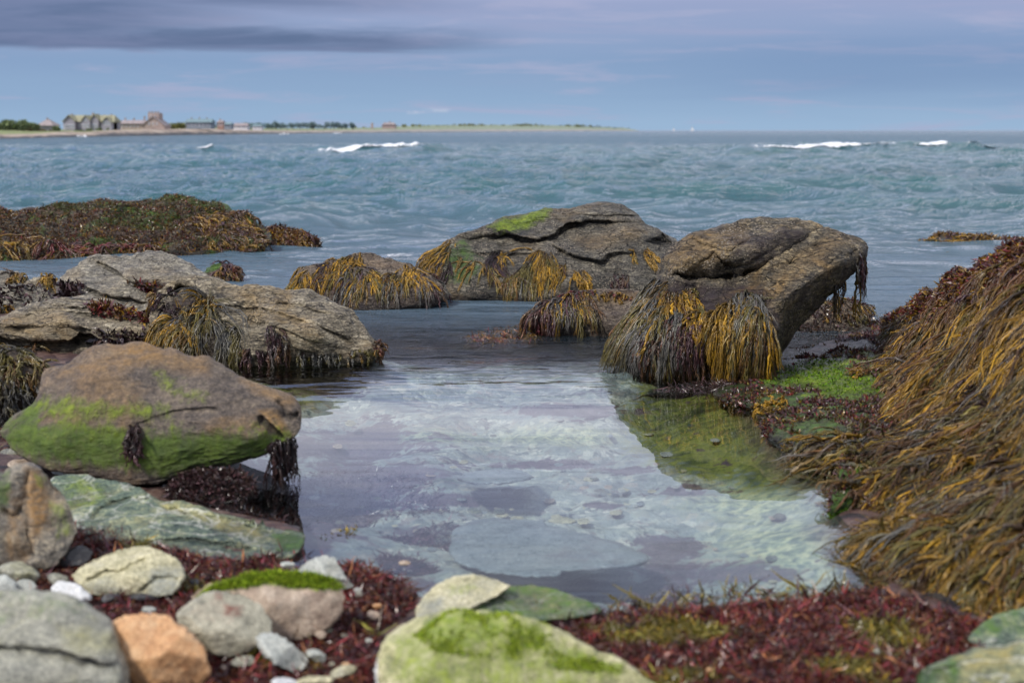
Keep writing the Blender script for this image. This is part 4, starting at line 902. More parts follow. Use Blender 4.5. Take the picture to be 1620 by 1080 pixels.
for i, (bx, n, L, pal, fl, lf) in enumerate([
        ([(1034, 440), (1058, 445), (1050, 475), (1022, 480)], 150, .70, ([OLIVE, GREY, OCHRE], [3, 4, 2]), (-.12, 0, 0), (.006, .05)), ([(1012, 480), (1055, 472), (1055, 500), (1000, 520)], 120, .5, PO, (-.12, 0, 0), (.006, .05)),
        ([(1040, 480), (1085, 485), (1075, 510), (1030, 510)], 130, .5, PGR, (-.03, 0, 0), (.006, .05)), ([(1045, 452), (1105, 472), (1100, 484), (1045, 476)], 70, .36, PG, (.25, 0, -.02), (.006, .03)),
        (box(1080, 456, 1100, 470), 36, .16, PG, (0, 0, 0), (.005, .02)), ([(1060, 505), (1112, 505), (1112, 560), (1040, 560)], 240, .24, PP, (0, 0, 0), (.006, .05)), (box(1010, 540, 1122, 578), 240, .18, PP, (0, 0, 0), (.006, .05)),
        (box(1098, 490, 1132, 510), 90, .30, PG, (-.05, 0, 0), (.006, .05)), 
        ([(1135, 480), (1180, 464), (1210, 464), (1212, 488), (1140, 500)], 220, .58, ([OLIVE, OCHRE, GREY], [3, 3, 2]), (-.05, 0, 0), (.006, .06)), (box(1165, 466, 1210, 484), 120, .56, PGR, (-.05, 0, -.2), (.01, .05)),
        (box(1132, 490, 1216, 535), 190, .46, ([OCHRE, GOLD, OLIVE, BROWN], [4, 2.5, 3, 2]), (0, 0, 0), (.006, .07)), (box(1130, 525, 1165, 560), 80, .30, PG, (-.03, 0, 0), (.01, .05)), (box(1165, 520, 1216, 565), 110, .30, PO, (0, 0, 0), (.006, .06))]):
    weed(r, bx, int(n * 1.2), L, pal, seed=180 + i, w=.0038, nb=4, up=.12, jit=.10, spread=.06, flow=fl, lift=lf)
for i, (bx, n, L, pal) in enumerate([([(1342, 418), (1364, 400), (1366, 414), (1352, 430)], 12, .42, PO), ([(1318, 448), (1336, 438), (1338, 450), (1318, 464)], 14, .26, PG), ([(1350, 400), (1366, 396), (1368, 410), (1354, 414)], 10, .45, DARK)]):
    weed(r, bx, n, L, pal, seed=210 + i, w=.0045, nb=2, up=.05, jit=.10, spread=.08, grav=.9)
r = ROCKS['Gbase']
weed(r, box(1300, 480, 1372, 510), 40, .22, PO, seed=220, w=.004, flow=(.2, -.1, 0)); weed(r, box(1225, 495, 1320, 530), 40, .14, DARK, seed=221, w=.004)
tufts(r, None, 500, .03, ([BROWN, PURP, (.04, .024, .016)], [2, 2, 3]), seed=222)
r = ROCKS['A']
for i, (bx, n, L, pal, fl) in enumerate([(box(258, 512, 300, 530), 120, .34, PG, (-.05, 0, 0)), (box(285, 510, 325, 535), 90, .36, PO, (.06, 0, 0)), ([(318, 470), (345, 480), (350, 515), (322, 520)], 110, .55, PGR, (.06, 0, 0)), ([(308, 460), (340, 462), (345, 490), (312, 480)], 60, .28, PG, (.04, 0, 0)),
                                         (box(246, 462, 275, 500), 24, .2, DARK, (0, 0, 0)), (box(230, 460, 250, 476), 40, .16, PG, (0, 0, 0)), (box(275, 500, 320, 515), 50, .2, DARK, (0, 0, 0)), (box(345, 510, 380, 545), 70, .30, PGR, (.04, 0, 0)),
                                         ([(425, 512), (445, 520), (460, 545), (425, 560)], 36, .22, PP, (0, 0, 0)), (box(375, 552, 430, 566), 30, .14, PP, (0, 0, 0)), (box(470, 556, 540, 570), 36, .11, PGR, (0, 0, 0)), (box(550, 552, 595, 566), 24, .10, PO, (0, 0, 0)), (box(590, 540, 606, 560), 40, .12, PR, (.1, 0, 0)), (box(255, 480, 330, 512), 60, .08, DARK, (0, 0, 0))]):
    weed(r, bx, n, L, pal, seed=230 + i, w=.0038, nb=4, up=.15, jit=.2, spread=.12, flow=fl)
tufts(ROCKS['B'], [(205, 440), (262, 450), (265, 465), (215, 460)], 60, .05, PR, seed=250); tufts(ROCKS['B'], box(85, 448, 130, 492), 110, .06, DARK, seed=251)
tufts(ROCKS['C'], [(140, 478), (200, 486), (250, 500), (250, 512), (190, 500), (140, 490)], 260, .05, PR, seed=252); tufts(ROCKS['C'], [(150, 515), (250, 520), (250, 570), (150, 560)], 200, .05, DARK, seed=253)
weed(ROCKS['C'], box(-60, 545, 60, 565), 120, .4, PO, seed=254, w=.0055)
weed(ROCKS['L1'], box(20, 430, 40, 450), 60, .24, PG, seed=255, w=.006); weed(ROCKS['L3'], box(68, 434, 92, 448), 60, .18, PG, seed=256, w=.006); weed(ROCKS['L2'], box(-40, 485, 20, 510), 70, .24, PG, seed=257, w=.006)
tufts(ROCKS['L2'], box(-40, 452, 90, 505), 160, .05, DARK, seed=258)
weed(ROCKS['Bsmall'], box(345, 415, 378, 440), 60, .22, PR, seed=259, w=.007)
r = ROCKS['L4']
weed(r, box(-60, 558, 75, 600), 150, .28, ([OLIVE, BROWN, GREY, OCHRE], [4, 3, 2, 1]), seed=260, w=.0045, jit=.3, spread=.2); weed(r, box(-60, 605, 75, 660), 200, .22, ([GREY, (.05, .05, .045), OLIVE], [3, 4, 1]), seed=261, w=.0045, jit=.35, spread=.22)
weed(ROCKS['J'], box(204, 668, 220, 684), 22, .16, DARK, seed=262, w=.004, jit=.3, spread=.3); weed(ROCKS['J'], box(206, 700, 222, 712), 22, .10, PP, seed=263, w=.004, jit=.4, spread=.3)
weed(ROCKS['J'], [(428, 700), (466, 690), (468, 705), (432, 722)], 34, .24, DARK, seed=264, w=.0045, jit=.22, grav=.6, spread=.18, nb=4, up=.1)
# reefs
PREEF = ([PURP, RED, BROWN, OCHRE, (.04, .024, .016), (.14, .07, .02)], [2.2, 1.6, 4, 2.6, 3, 3.5]); PREEFG = ([(.045, .058, .014), (.08, .095, .018), OLIVE, BROWN], [2, 2, 2, 2])
def reef_patch(P, rs): return fbm(np.column_stack([P[:, 0] * .7, P[:, 1] * 1.6, P[:, 2] * 5]), 3, 91) + rs.normal(size=len(P)) * .08 > .22
tufts(ROCKS['reef'], None, 22000, .036, PREEF, seed=270, per=4, patchf=reef_patch, patchpal=PREEFG, width=.12)
weed(ROCKS['reef'], box(-150, 385, 40, 405), 130, .55, PG, seed=271, w=.009, label='golden weed hanging at the near edge of the reef')
weed(ROCKS['reef'], box(60, 385, 240, 405), 160, .40, PR, seed=272, w=.009); weed(ROCKS['reef'], box(300, 330, 420, 395), 240, .32, ([BROWN, OCHRE, PURP], [4, 3, 2]), seed=273, w=.009, flow=(.2, 0, 0))
weed(ROCKS['reef2'], None, 260, .40, ([BROWN, OCHRE, GOLD, PURP], [4, 3, 1, 2]), seed=274, w=.009, flow=(.2, -.1, 0)); tufts(ROCKS['reef2'], None, 1300, .05, PREEF, seed=275)
weed(ROCKS['raft'], box(1405, 378, 1600, 396), 190, .42, PG, seed=276, w=.010, flow=(-.3, 0, 0)); tufts(ROCKS['raft'], None, 1500, .05, ([BROWN, OCHRE, PURP], [3, 3, 2]), seed=277)
# algae flat
PI_ = ([PURP, RED, BROWN, (.04, .016, .018), OCHRE, OLIVE], [4, 2.5, 3, 5, .8, 1.5])
GP1 = [(1195, 598), (1260, 575), (1335, 565), (1345, 590), (1290, 606), (1215, 612)]; GP2 = [(1290, 598), (1345, 590), (1410, 605), (1400, 622), (1300, 628)]; GP3 = [(1345, 735), (1420, 735), (1420, 765), (1360, 768)]; GP4 = [(1305, 815), (1345, 800), (1420, 805), (1425, 835), (1330, 832)]
def bare_green(P, N):
    px, py = project(P); k = np.max([poly_sd(px, py, g) for g in (GP1, GP2, GP3, GP4)], 0) + fbm(np.column_stack([px / 14, py / 7, px * 0]), 3, 4) * 9
    return (k < -2) & bare0(P, N)
def bare0(P, N): return fbm(np.column_stack([P[:, 0] * 2.4, P[:, 1] * 1.5, P[:, 2] * 0]), 3, 93) > -.10
tufts(ROCKS['I'], None, 9000, .024, PI_, seed=280, per=5, cond=lambda P, N: bare_green(P, N) & (P[:, 2] > -.03), patchf=lambda P, rs: fbm(P * np.array([3., 2., 0]), 3, 94) > .3, patchpal=([OCHRE, OLIVE, BROWN], [1, 2, 2]), width=.16)
KEEP_ = WEED; WEED = MOSSM
for g_, n_ in ((GP1, 700), (GP2, 500), (GP3, 400), (GP4, 300)):
    tufts(ROCKS['I'], g_, n_, .014, ([(.09, .19, .012), (.17, .29, .015), (.05, .11, .012)], [3, 3, 2]), seed=286, name='green_algae', per=4, width=.2, up=.4, curl=.8, cond=lambda P, N: P[:, 2] > -.02)
WEED = KEEP_
weed(ROCKS['I'], [(1205, 640), (1245, 635), (1245, 655), (1205, 655)], 40, .12, PG, seed=281, w=.004, label='little golden tuft at the edge of the algae flat'); weed(ROCKS['I'], box(1345, 588, 1362, 598), 26, .14, PG, seed=282, w=.005)
weed(ROCKS['I'], [(1280, 700), (1400, 690), (1420, 740), (1300, 745)], 150, .34, PO, seed=283, w=.0045, flow=(-.35, -.1, 0), grav=.2); weed(ROCKS['I'], [(1330, 770), (1420, 765), (1420, 800), (1340, 800)], 110, .26, PO, seed=284, w=.0045, flow=(-.35, -.15, 0), grav=.2)
tufts(ROCKS['Jfill'], None, 900, .024, DARK, seed=287)  # dark tufts on the added filler rock
# the mound: long weed combed down the slope
r = ROCKS['H']; MF = (-.22, -.22, -.1)
RUST = (.13, .058, .018); PM = ([OLIVE, OCHRE, GOLD, GREY, BROWN, (.045, .03, .018), RUST], [3, 3, 2, .6, 3, 4, 3]); PMG = ([GOLD, OCHRE, OLIVE, BROWN, RUST, (.045, .03, .018)], [5, 3, 1.5, 2, 2, 3]); PMD = ([OLIVE, GREY, (.04, .03, .02), OCHRE, BROWN], [3.5, 1, 3, 1.5, 2])
tufts(r, [(1390, 500), (1500, 440), (1620, 380), (1850, 330), (1850, 440), (1500, 520), (1400, 560)], 7000, .032, ([BROWN, RED, PURP, OCHRE], [4, 3, 3, 3]), seed=290, per=4)
tufts(r, [(1390, 560), (1450, 560), (1450, 720), (1330, 760)], 3000, .024, PI_, seed=291, per=4)
tufts(r, [(1420, 560), (1500, 520), (1620, 470), (1850, 450), (1850, 960), (1560, 970), (1400, 900), (1420, 760)], 3000, .034, ([BROWN, OCHRE, (.05, .03, .018), PURP, RUST, OLIVE], [3, 2, 4, 2, 2, 2]), seed=292, per=4, width=.09, up=.25, flow=(-.5, -.4, -.5))
for i, (bx, n, L, pal) in enumerate([
        ([(1480, 470), (1620, 390), (1850, 340), (1850, 430), (1620, 470), (1500, 520)], 260, .36, ([BROWN, RUST, OLIVE, PURP, OCHRE], [4, 4, 2, 2, 2])), ([(1400, 510), (1480, 480), (1520, 530), (1420, 590)], 240, .45, PM),
        ([(1500, 500), (1620, 450), (1620, 540), (1500, 590)], 300, .60, PM), ([(1600, 440), (1860, 420), (1860, 560), (1600, 560)], 420, .62, PMG), ([(1440, 580), (1540, 560), (1540, 660), (1430, 690)], 300, .55, PM),
        ([(1530, 540), (1610, 530), (1600, 600), (1540, 640)], 160, .5, PMG), ([(1600, 560), (1700, 560), (1700, 660), (1600, 660)], 260, .5, PMD), ([(1540, 590), (1610, 585), (1610, 660), (1550, 660)], 120, .22, DARK),
        ([(1420, 680), (1540, 650), (1540, 760), (1400, 760)], 300, .5, PMD), ([(1530, 650), (1680, 650), (1680, 760), (1530, 760)], 340, .55, PM), ([(1400, 745), (1520, 740), (1500, 840), (1400, 830)], 260, .48, PM),
        ([(1500, 750), (1680, 740), (1680, 860), (1480, 860)], 380, .52, ([OLIVE, OCHRE, GREY, BROWN], [4, 3, 3, 3])), ([(1400, 850), (1520, 830), (1520, 930), (1370, 915)], 300, .42, PM), ([(1510, 850), (1700, 850), (1700, 960), (1520, 960)], 360, .42, ([OLIVE, OCHRE, GOLD, BROWN], [4, 4, 2, 3])),
        ([(1480, 900), (1600, 920), (1560, 980), (1480, 960)], 120, .26, PMG), ([(1660, 560), (1870, 560), (1870, 980), (1660, 980)], 420, .6, PM)]):
    weed(r, bx, int(n * 1.25), L, pal, seed=300 + i, w=.0037, nb=4, up=.14, jit=.22, spread=.14, flow=MF, grav=.22, lift=(.004, .05), zmin=-.015, npt=10)
# moss fuzz
WEED_KEEP = WEED; WEED = MOSSM
PMOSS = ([(.10, .17, .010), (.20, .30, .015), (.32, .40, .03)], [3, 4, 2])
tufts(ROCKS['Q'], [(306, 946), (345, 920), (415, 904), (535, 906), (540, 930), (490, 932), (430, 922), (360, 930)], 2200, .011, PMOSS, seed=320, name='moss', per=5, width=.10, up=1.0, curl=.8)
for sd_, pl_ in ((321, [(650, 1000), (720, 966), (800, 968), (860, 990), (930, 1035), (985, 1062), (890, 1060), (790, 1040), (690, 1030)]),):
    tufts(ROCKS['T'], pl_, 3600, .007, ([(.16, .26, .015), (.26, .36, .025), (.36, .43, .05)], [2, 4, 3]), seed=sd_, name='moss', per=4, width=.14, up=.5, curl=.9, cond=lambda P, N: fbm(P * 9, 4, 8) + RNG.normal(size=len(P)) * .22 > .12)
WEED = WEED_KEEP

# ================================================================== WEED ON THE GROUND
def ground_pts(poly, n, rs, dens=None):
    poly = np.array(poly, float); lo, hi = poly.min(0), poly.max(0); W = at_z(*poly.T)[:, :2]
    a, b = W.min(0), W.max(0); out = []
    while sum(len(o) for o in out) < n:
        q = rs.uniform(a, b, (n * 2, 2)); ok = poly_sd(q[:, 0], q[:, 1], W) > 0
        if dens is not None: ok &= rs.random(len(q)) < dens(q[:, 0], q[:, 1])
        out.append(q[ok])
    q = np.concatenate(out)[:n]
    return np.column_stack([q, ground_z(q[:, 0], q[:, 1])])
PRED = ([(.15, .020, .023), (.06, .011, .014), (.15, .045, .026), PURP, BROWN, (.34, .14, .05), (.025, .010, .010)], [5, 5, 3, 3, 3, 1.2, 3])
PREDG = ([(.14, .13, .02), OLIVE, (.25, .17, .02)], [2, 2, 1])
def carpet(name, label, poly, n, size, seed, pal=PRED, h=.018, dens=None, per=4, kind='stuff', cat=None, z=None, gfrac=.36, width=.075, up=.35, zflat=.4):
    rs = np.random.default_rng(seed); P = ground_pts(poly, n, rs, dens)
    if z is not None: P[:, 2] = z
    P[:, 2] += rs.random(n) ** 2 * h
    N = np.tile([0, 0, 1.], (n, 1)) + rs.normal(size=(n, 3)) * .3
    patch = fbm(np.column_stack([P[:, 0] * 2.5, P[:, 1] * 2.5, P[:, 0] * 0]), 3, seed) > gfrac
    V, Q, C = leaves(P, N, size, pal, rs, per=per, patch=patch, patchpal=PREDG, width=width, up=up, curl=1.1, seg=4, sizevar=.55, zflat=zflat)
    C[:, :3] *= np.exp(.8 * fbm(np.column_stack([V[:, 0] * 7, V[:, 1] * 7, V[:, 2] * 0]), 3, seed + 1))[:, None]
    b = P.mean(0); ob = link(name, mesh_np(name, V - b, Q, True, {'col': C}), WEED, None, b)
    tag(ob, label, cat, kind=kind); return ob
def edge(x, y): return np.clip(sstep(.22, -.14, poly_sd(x, y, POOL) + .14 * fbm(np.column_stack([x * 3, y * 3, x * 0]), 3, 12)), .03, 1)
carpet('red_seaweed', 'dense carpet of dark red seaweed across the bottom right shore', [(830, 966), (960, 978), (1100, 970), (1250, 958), (1380, 945), (1480, 975), (1560, 1000), (1560, 1110), (1000, 1110), (930, 1030), (850, 985)], 24000, .024, 401, dens=edge)
carpet('red_seaweed', 'red seaweed heaped among the stones at the bottom left', [(120, 850), (230, 868), (330, 895), (470, 880), (560, 880), (650, 920), (660, 965), (600, 1010), (590, 1120), (180, 1120), (170, 960), (100, 900)], 17000, .024, 402, dens=edge)
carpet('red_seaweed', 'strip of dark red seaweed under the standing stone at the left edge', [(-120, 840), (130, 835), (300, 930), (180, 980), (-120, 960)], 4500, .022, 403)
carpet('red_seaweed', 'dark red seaweed on the shore left of the mossy boulder', [(-200, 640), (30, 640), (20, 720), (-200, 740)], 2500, .02, 404)
carpet('red_seaweed', 'dark red brown weed, blackened to deepen the shade, in the hollow under the mossy boulder', [(262, 776), (300, 742), (430, 712), (478, 716), (488, 832), (420, 826), (352, 808)], 5500, .024, 405, ([(.03, .009, .008), (.016, .008, .008), (.06, .02, .012)], [3, 4, 1]), h=.02, gfrac=.6)  # weed spread wider and blackened to put the hollow's shade into its colour
for i, bl in enumerate([(560, 705, 130, 30), (700, 790, 100, 10), (640, 845, 50, 10), (1060, 872, 60, 22), (1110, 908, 130, 22), (790, 893, 45, 8), (520, 880, 50, 16), (980, 930, 120, 14), (560, 740, 140, 20)]):
    cx, cy, rx, ry = bl
    poly = [(cx + rx * math.cos(a) * (1 + .2 * math.sin(3 * a + i)), cy + ry * math.sin(a) * (1 + .2 * math.cos(2 * a + i))) for a in np.linspace(0, 6.28, 14)[:-1]]
    carpet('sunken_seaweed', 'purple weed patch lying on the bed of the tide pool', poly, 900, .024, 420 + i, ([PURP, (.06, .025, .04), (.10, .05, .06)], [3, 3, 2]), h=.01, up=.15, gfrac=9)
fl = carpet('floating_seaweed', 'brown weed floating on the rippled water left of the low weedy rock', [(735, 535), (790, 518), (860, 515), (880, 530), (820, 540), (760, 545)], 600, .03, 440, ([BROWN, RED, OCHRE, (.22, .10, .05)], [3, 2, 2, 2]), h=.02, z=-.004, kind=None, cat='seaweed', gfrac=9, up=.25)
carpet('floating_seaweed', 'dark weed floating at the foot of the tilted slab', [(1035, 618), (1090, 606), (1190, 602), (1200, 615), (1110, 625)], 500, .026, 441, DARK, h=.015, z=-.004, kind=None, cat='seaweed', gfrac=9, up=.2)
carpet('floating_seaweed', 'thin brown weed raft floating on the sea near the golden ridge', [(1415, 401), (1480, 399), (1500, 404), (1430, 406)], 300, .05, 442, ([BROWN, OCHRE, PURP], [3, 2, 2]), h=.02, z=0.0, kind=None, cat='seaweed', gfrac=9, up=.2)
carpet('floating_seaweed', 'small dark weed scrap floating on the sea right of the tilted slab', [(1368, 388), (1385, 387), (1388, 391), (1370, 392)], 90, .06, 443, DARK, h=.03, z=0.0, kind=None, cat='seaweed', gfrac=9, up=.2)
# loose golden bladders and sprigs at the near water line
carpet('seaweed_sprigs', 'olive sprigs poking out of the water along the near edge of the pool', [(940, 958), (1100, 945), (1250, 930), (1360, 925), (1360, 945), (1100, 968), (960, 975)], 170, .045, 450, ([OLIVE, (.20, .16, .02), PURP], [3, 3, 2]), h=.02, z=-.01, per=3, gfrac=9, up=1.0, width=.07, zflat=1)
carpet('seaweed_sprigs', 'golden bladders floating by the end of the marbled slab', [(505, 832), (565, 832), (565, 850), (505, 850)], 12, .015, 451, ([(.30, .22, .03)], [1]), h=.01, z=0.0, per=3, gfrac=9, up=.9, width=.3, zflat=1)

# ================================================================== PEBBLES
def pebble(px, py, wpx, hpx, mat, label, seed, name='pebble', cat='pebble', group=None, tilt=0.0, sub=None, N=64, M=16):
    a = np.linspace(0, 2 * np.pi, 17)[:-1]; rs = np.random.default_rng(seed)
    rr = 1 + rs.normal(size=16) * .05; ca, sa = math.cos(tilt), math.sin(tilt)
    x = np.cos(a) * wpx / 2 * rr; y = np.sin(a) * hpx / 2 * rr
    ol = [(px + x_ * ca - y_ * sa, py + x_ * sa + y_ * ca) for x_, y_ in zip(x, y)]
    s = wpx * .0024 * (6.2 / max(4.5, at_z(px, py)[1])) ** -1
    kw = dict(base=py + hpx * .48, lean=50) if sub is None else dict(z=sub)
    return make_rock('p%d' % seed, ol, mat, label, cat, name=name, bulge=s * .3, back=s * .45, N=N, M=M, MB=8, seed=seed, big=s * .06, bigf=1.5 / max(s, .01), fine=s * .02, strata=(rs.uniform(-30, 30), 8, s * .02), facets=3, jit=.25, group=group, p=2.6, **kw)
for i, (x, y, w_, h_, m_, lb, tl) in enumerate([
        (68, 735, 34, 22, M_WHITE, 'white pebble touching the bottom of the mossy boulder', -.2), (100, 742, 40, 28, M_PALE, 'pale green grey pebble next to the white pebble under the mossy boulder', .3), (30, 736, 38, 20, M_TAN, 'tan pebble on top of the upright rusty stone', 0),
        (118, 881, 62, 30, M_BLACK, 'black oval stone beside the foot of the upright rusty stone', -.3), (28, 907, 72, 34, M_GREY, 'smooth violet grey stone at the left edge above the cracked stone', .15), (4, 927, 52, 36, M_PALE, 'pale pinkish stone at the left edge on the cracked grey stone', .3),
        (42, 926, 34, 18, M_PALE, 'small bluish pebble tucked behind the cracked grey stone', .1), (92, 917, 36, 20, M_GREY, 'dull purple grey pebble left of the cream stone', .2), (112, 938, 66, 34, M_WHITE, 'white egg shaped stone between the cream stone and the cracked stone', .3),
        (176, 947, 32, 18, M_BLACK, 'small black pebble below the cream stone', -.1), (228, 944, 48, 12, M_BLACK, 'flat dark slate sliver under the cream stone', .05), (236, 964, 24, 12, M_PALE, 'tiny pale teal pebble above the orange stone', 0), (308, 921, 14, 14, M_BLACK, 'dark teal pebble right of the cream stone', 0),
        (386, 1046, 40, 18, M_GREY, 'grey pebble under the round speckled stone', -.1), (500, 1036, 36, 20, M_PALE, 'bluish oval pebble right of the slanting grey stone', .3), (508, 1003, 18, 14, M_TAN, 'small tan pebble below the moss capped block', .2), (542, 1062, 46, 18, M_CREAM, 'olive cream pebble in the weed left of the white stone', -.3),
        (498, 1078, 66, 20, M_CREAM, 'long cream pebble cut by the bottom edge', -.12), (452, 1080, 44, 18, M_WHITE, 'white pebble at the bottom edge below the slanting stone', .1), (640, 890, 20, 8, M_TAN, 'small orange tan pebble at the water line right of the pointed stone', 0), (590, 972, 20, 14, M_TAN, 'orange pebble in red weed left of the lime stone', .2),
        (15, 717, 30, 16, M_GREY, 'grey pebble at the left edge under the mossy boulder', 0), (8, 760, 44, 14, M_GREY, 'dark grey pebble behind the upright rusty stone', 0), (1478, 745, 26, 10, M_TAN, 'pale tan stone lodged in the weed mound', 0), (455, 893, 24, 10, M_PALE, 'pale pebble at the foot of the marbled slab', 0)]):
    pebble(x, y, w_, h_, m_, lb, 500 + i, tilt=tl)
rs = np.random.default_rng(5)
G1 = 'small pebbles lying among the red seaweed'
for i in range(24):
    if i < 18: x, y = rs.uniform(330, 600), rs.uniform(930, 1078)
    else: x, y = rs.uniform(960, 1440), rs.uniform(985, 1078)
    w_ = rs.uniform(8, 17); pebble(x, y, w_, w_ * rs.uniform(.5, .75), [M_TAN, M_PALE, M_GREY, M_ROUND, M_BLACK, M_STAND, M_ORANGE][rs.integers(7)], 'small pebble half buried in the red seaweed of the shore', 600 + i, group=G1, tilt=rs.uniform(-.3, .3), N=32, M=9)
G2 = 'pebbles on the bed of the tide pool'
for i in range(190):
    if i < 110: x, y = rs.normal(880, 130), rs.normal(785, 28)
    else: x, y = rs.uniform(520, 1300), rs.uniform(660, 925)
    g = at_z(x, y, -.2); 
    if poly_sd(g[:1], g[1:2], POOL)[0] < .3: continue
    gz = float(ground_z(g[:1], g[1:2])[0]); w_ = rs.uniform(8, 22)
    pebble(x, y, w_, w_ * rs.uniform(.32, .5), [M_CREAM, M_PALE, M_GREY, M_SUB, M_TAN, M_GSLAB][rs.integers(6)], 'pebble lying under water on the bed of the tide pool', 700 + i, group=G2, sub=gz + .005, N=28, M=8)
pebble(803, 776, 22, 10, M_WHITE, 'bright cream pebble under water above the large sunken slab', 850, sub=-.2, N=40, M=10)
pebble(888, 823, 46, 10, M_CREAM, 'long cream pebble under water at the upper rim of the large sunken slab', 851, sub=-.12, N=40, M=10)
# ================================================================== FAR SHORE
def curve(pts): 
    p = np.array(pts, float); return lambda x: np.interp(x, p[:, 0], p[:, 1])
YB = curve([(-500, 223), (0, 219.8), (100, 217.3), (150, 216.3), (300, 213.8), (400, 212.4), (520, 210.8), (700, 209.3), (900, 208), (1010, 207.2)])
YR = curve([(-500, 212), (0, 214), (60, 213), (110, 208.5), (140, 210), (160, 208), (200, 205.5), (260, 204.5), (330, 204), (400, 206.5), (460, 207.2), (520, 207), (640, 206.3), (900, 206), (975, 206), (1010, 206.8)])
YT = curve([(-500, 203), (0, 205), (60, 205), (150, 205), (250, 202.5), (340, 202), (420, 203), (500, 203.5), (600, 202), (650, 199.5), (690, 198.5), (800, 198), (900, 199), (950, 201), (985, 202.5), (1010, 206.7)])
def shoreD(px): return 4500 / np.maximum(YB(px) - 206, 1.2)
def far_pt(px, py, D): return np.stack([(np.asarray(px) - 810) / FPX * D, D, CAMZ + D * (206 - np.asarray(py)) / FPX], -1)
cols = np.arange(-420, 1011, 3.0); rowsF = [(1.0, 0), (1.012, .35), (1.03, .6), (1.06, .85), (1.10, 1.0), (1.2, 1.3), (1.35, 1.65), (1.55, 2.0), (2.2, 2.05)]
V = []; MK = []
for k, (dm, s) in enumerate(rowsF):
    D = shoreD(cols) * dm
    nz = fbm(np.column_stack([cols / 11, np.full(len(cols), k * 1.3), np.zeros(len(cols))]), 4, 71)
    py = np.where(s <= 1, YB(cols) + (YR(cols) - YB(cols)) * min(s, 1), YR(cols) + (YT(cols) - YR(cols)) * max(s - 1, 0))
    py = py - nz * (1.4 if 0 < s <= 1 else .45) * (s > 0) * np.clip((1010 - cols) / 60, .1, 1)
    if k == 0: py = py + 1.0
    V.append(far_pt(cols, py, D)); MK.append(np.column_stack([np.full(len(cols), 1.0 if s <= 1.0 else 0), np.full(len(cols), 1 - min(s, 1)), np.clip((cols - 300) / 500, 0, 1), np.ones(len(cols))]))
m, t, out = new_mat('headland')
geo = t.node('ShaderNodeNewGeometry'); mk = t.attr('mask'); rk, lowm, farm = t.sep(mk.outputs['Color'])[:3]
nA = t.noise(t.mapping(geo.outputs['Position'], sc=(.05, .05, .3)), 1.5, 6, .65); nB = t.noise(geo.outputs['Position'], .25, 5, .65)
rc = t.ramp(nA, [(.38, (.14, .115, .095)), (.5, (.34, .265, .20)), (.62, (.44, .37, .29))])
rc = t.mix(t.mapr(t.math('ADD', lowm, t.math('MULTIPLY', t.math('SUBTRACT', nB, .5), 1.6)), .35, .7), rc, (.055, .06, .065))
gc = t.ramp(nB, [(.38, (.09, .13, .045)), (.5, (.17, .22, .07)), (.62, (.30, .27, .13))])
cc = t.mix(t.mapr(t.math('ADD', rk, t.math('MULTIPLY', t.math('SUBTRACT', nB, .5), .6)), .35, .6), gc, rc)
cc = t.mix(t.math('MULTIPLY', farm, .35), cc, (.26, .33, .36))  # distance haze mixed into the land colour towards the right
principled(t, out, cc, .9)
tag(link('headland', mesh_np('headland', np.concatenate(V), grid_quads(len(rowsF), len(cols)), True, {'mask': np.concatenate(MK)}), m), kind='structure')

def flat_mat(name, c, var=.3, sc=.8, rough=.85):
    m, t, out = new_mat(name); geo = t.node('ShaderNodeNewGeometry')
    n = t.noise(geo.outputs['Position'], sc, 5, .6)
    principled(t, out, t.ramp(n, [(.3, tuple(x * (1 - var) for x in c)), (.7, tuple(x * (1 + var) for x in c))]), rough); return m
W_MAUVE = flat_mat('shingle_wall', (.30, .285, .33)); W_STONE = flat_mat('stone_wall', (.38, .30, .27)); W_DARK = flat_mat('slate_wall', (.22, .25, .29)); W_WHITE = flat_mat('white_wall', (.66, .64, .64)); W_BRICK = flat_mat('brick_wall', (.40, .25, .20))
R_LIME = flat_mat('lichen_roof', (.30, .29, .19)); R_BROWN = flat_mat('brown_roof', (.30, .255, .25)); R_TEAL = flat_mat('slate_roof', (.17, .25, .27)); CHIM = flat_mat('chimney_stone', (.30, .26, .25)); WINM = flat_mat('window_white', (.74, .76, .80), .1); PANE = flat_mat('window_dark', (.10, .12, .16), .3)

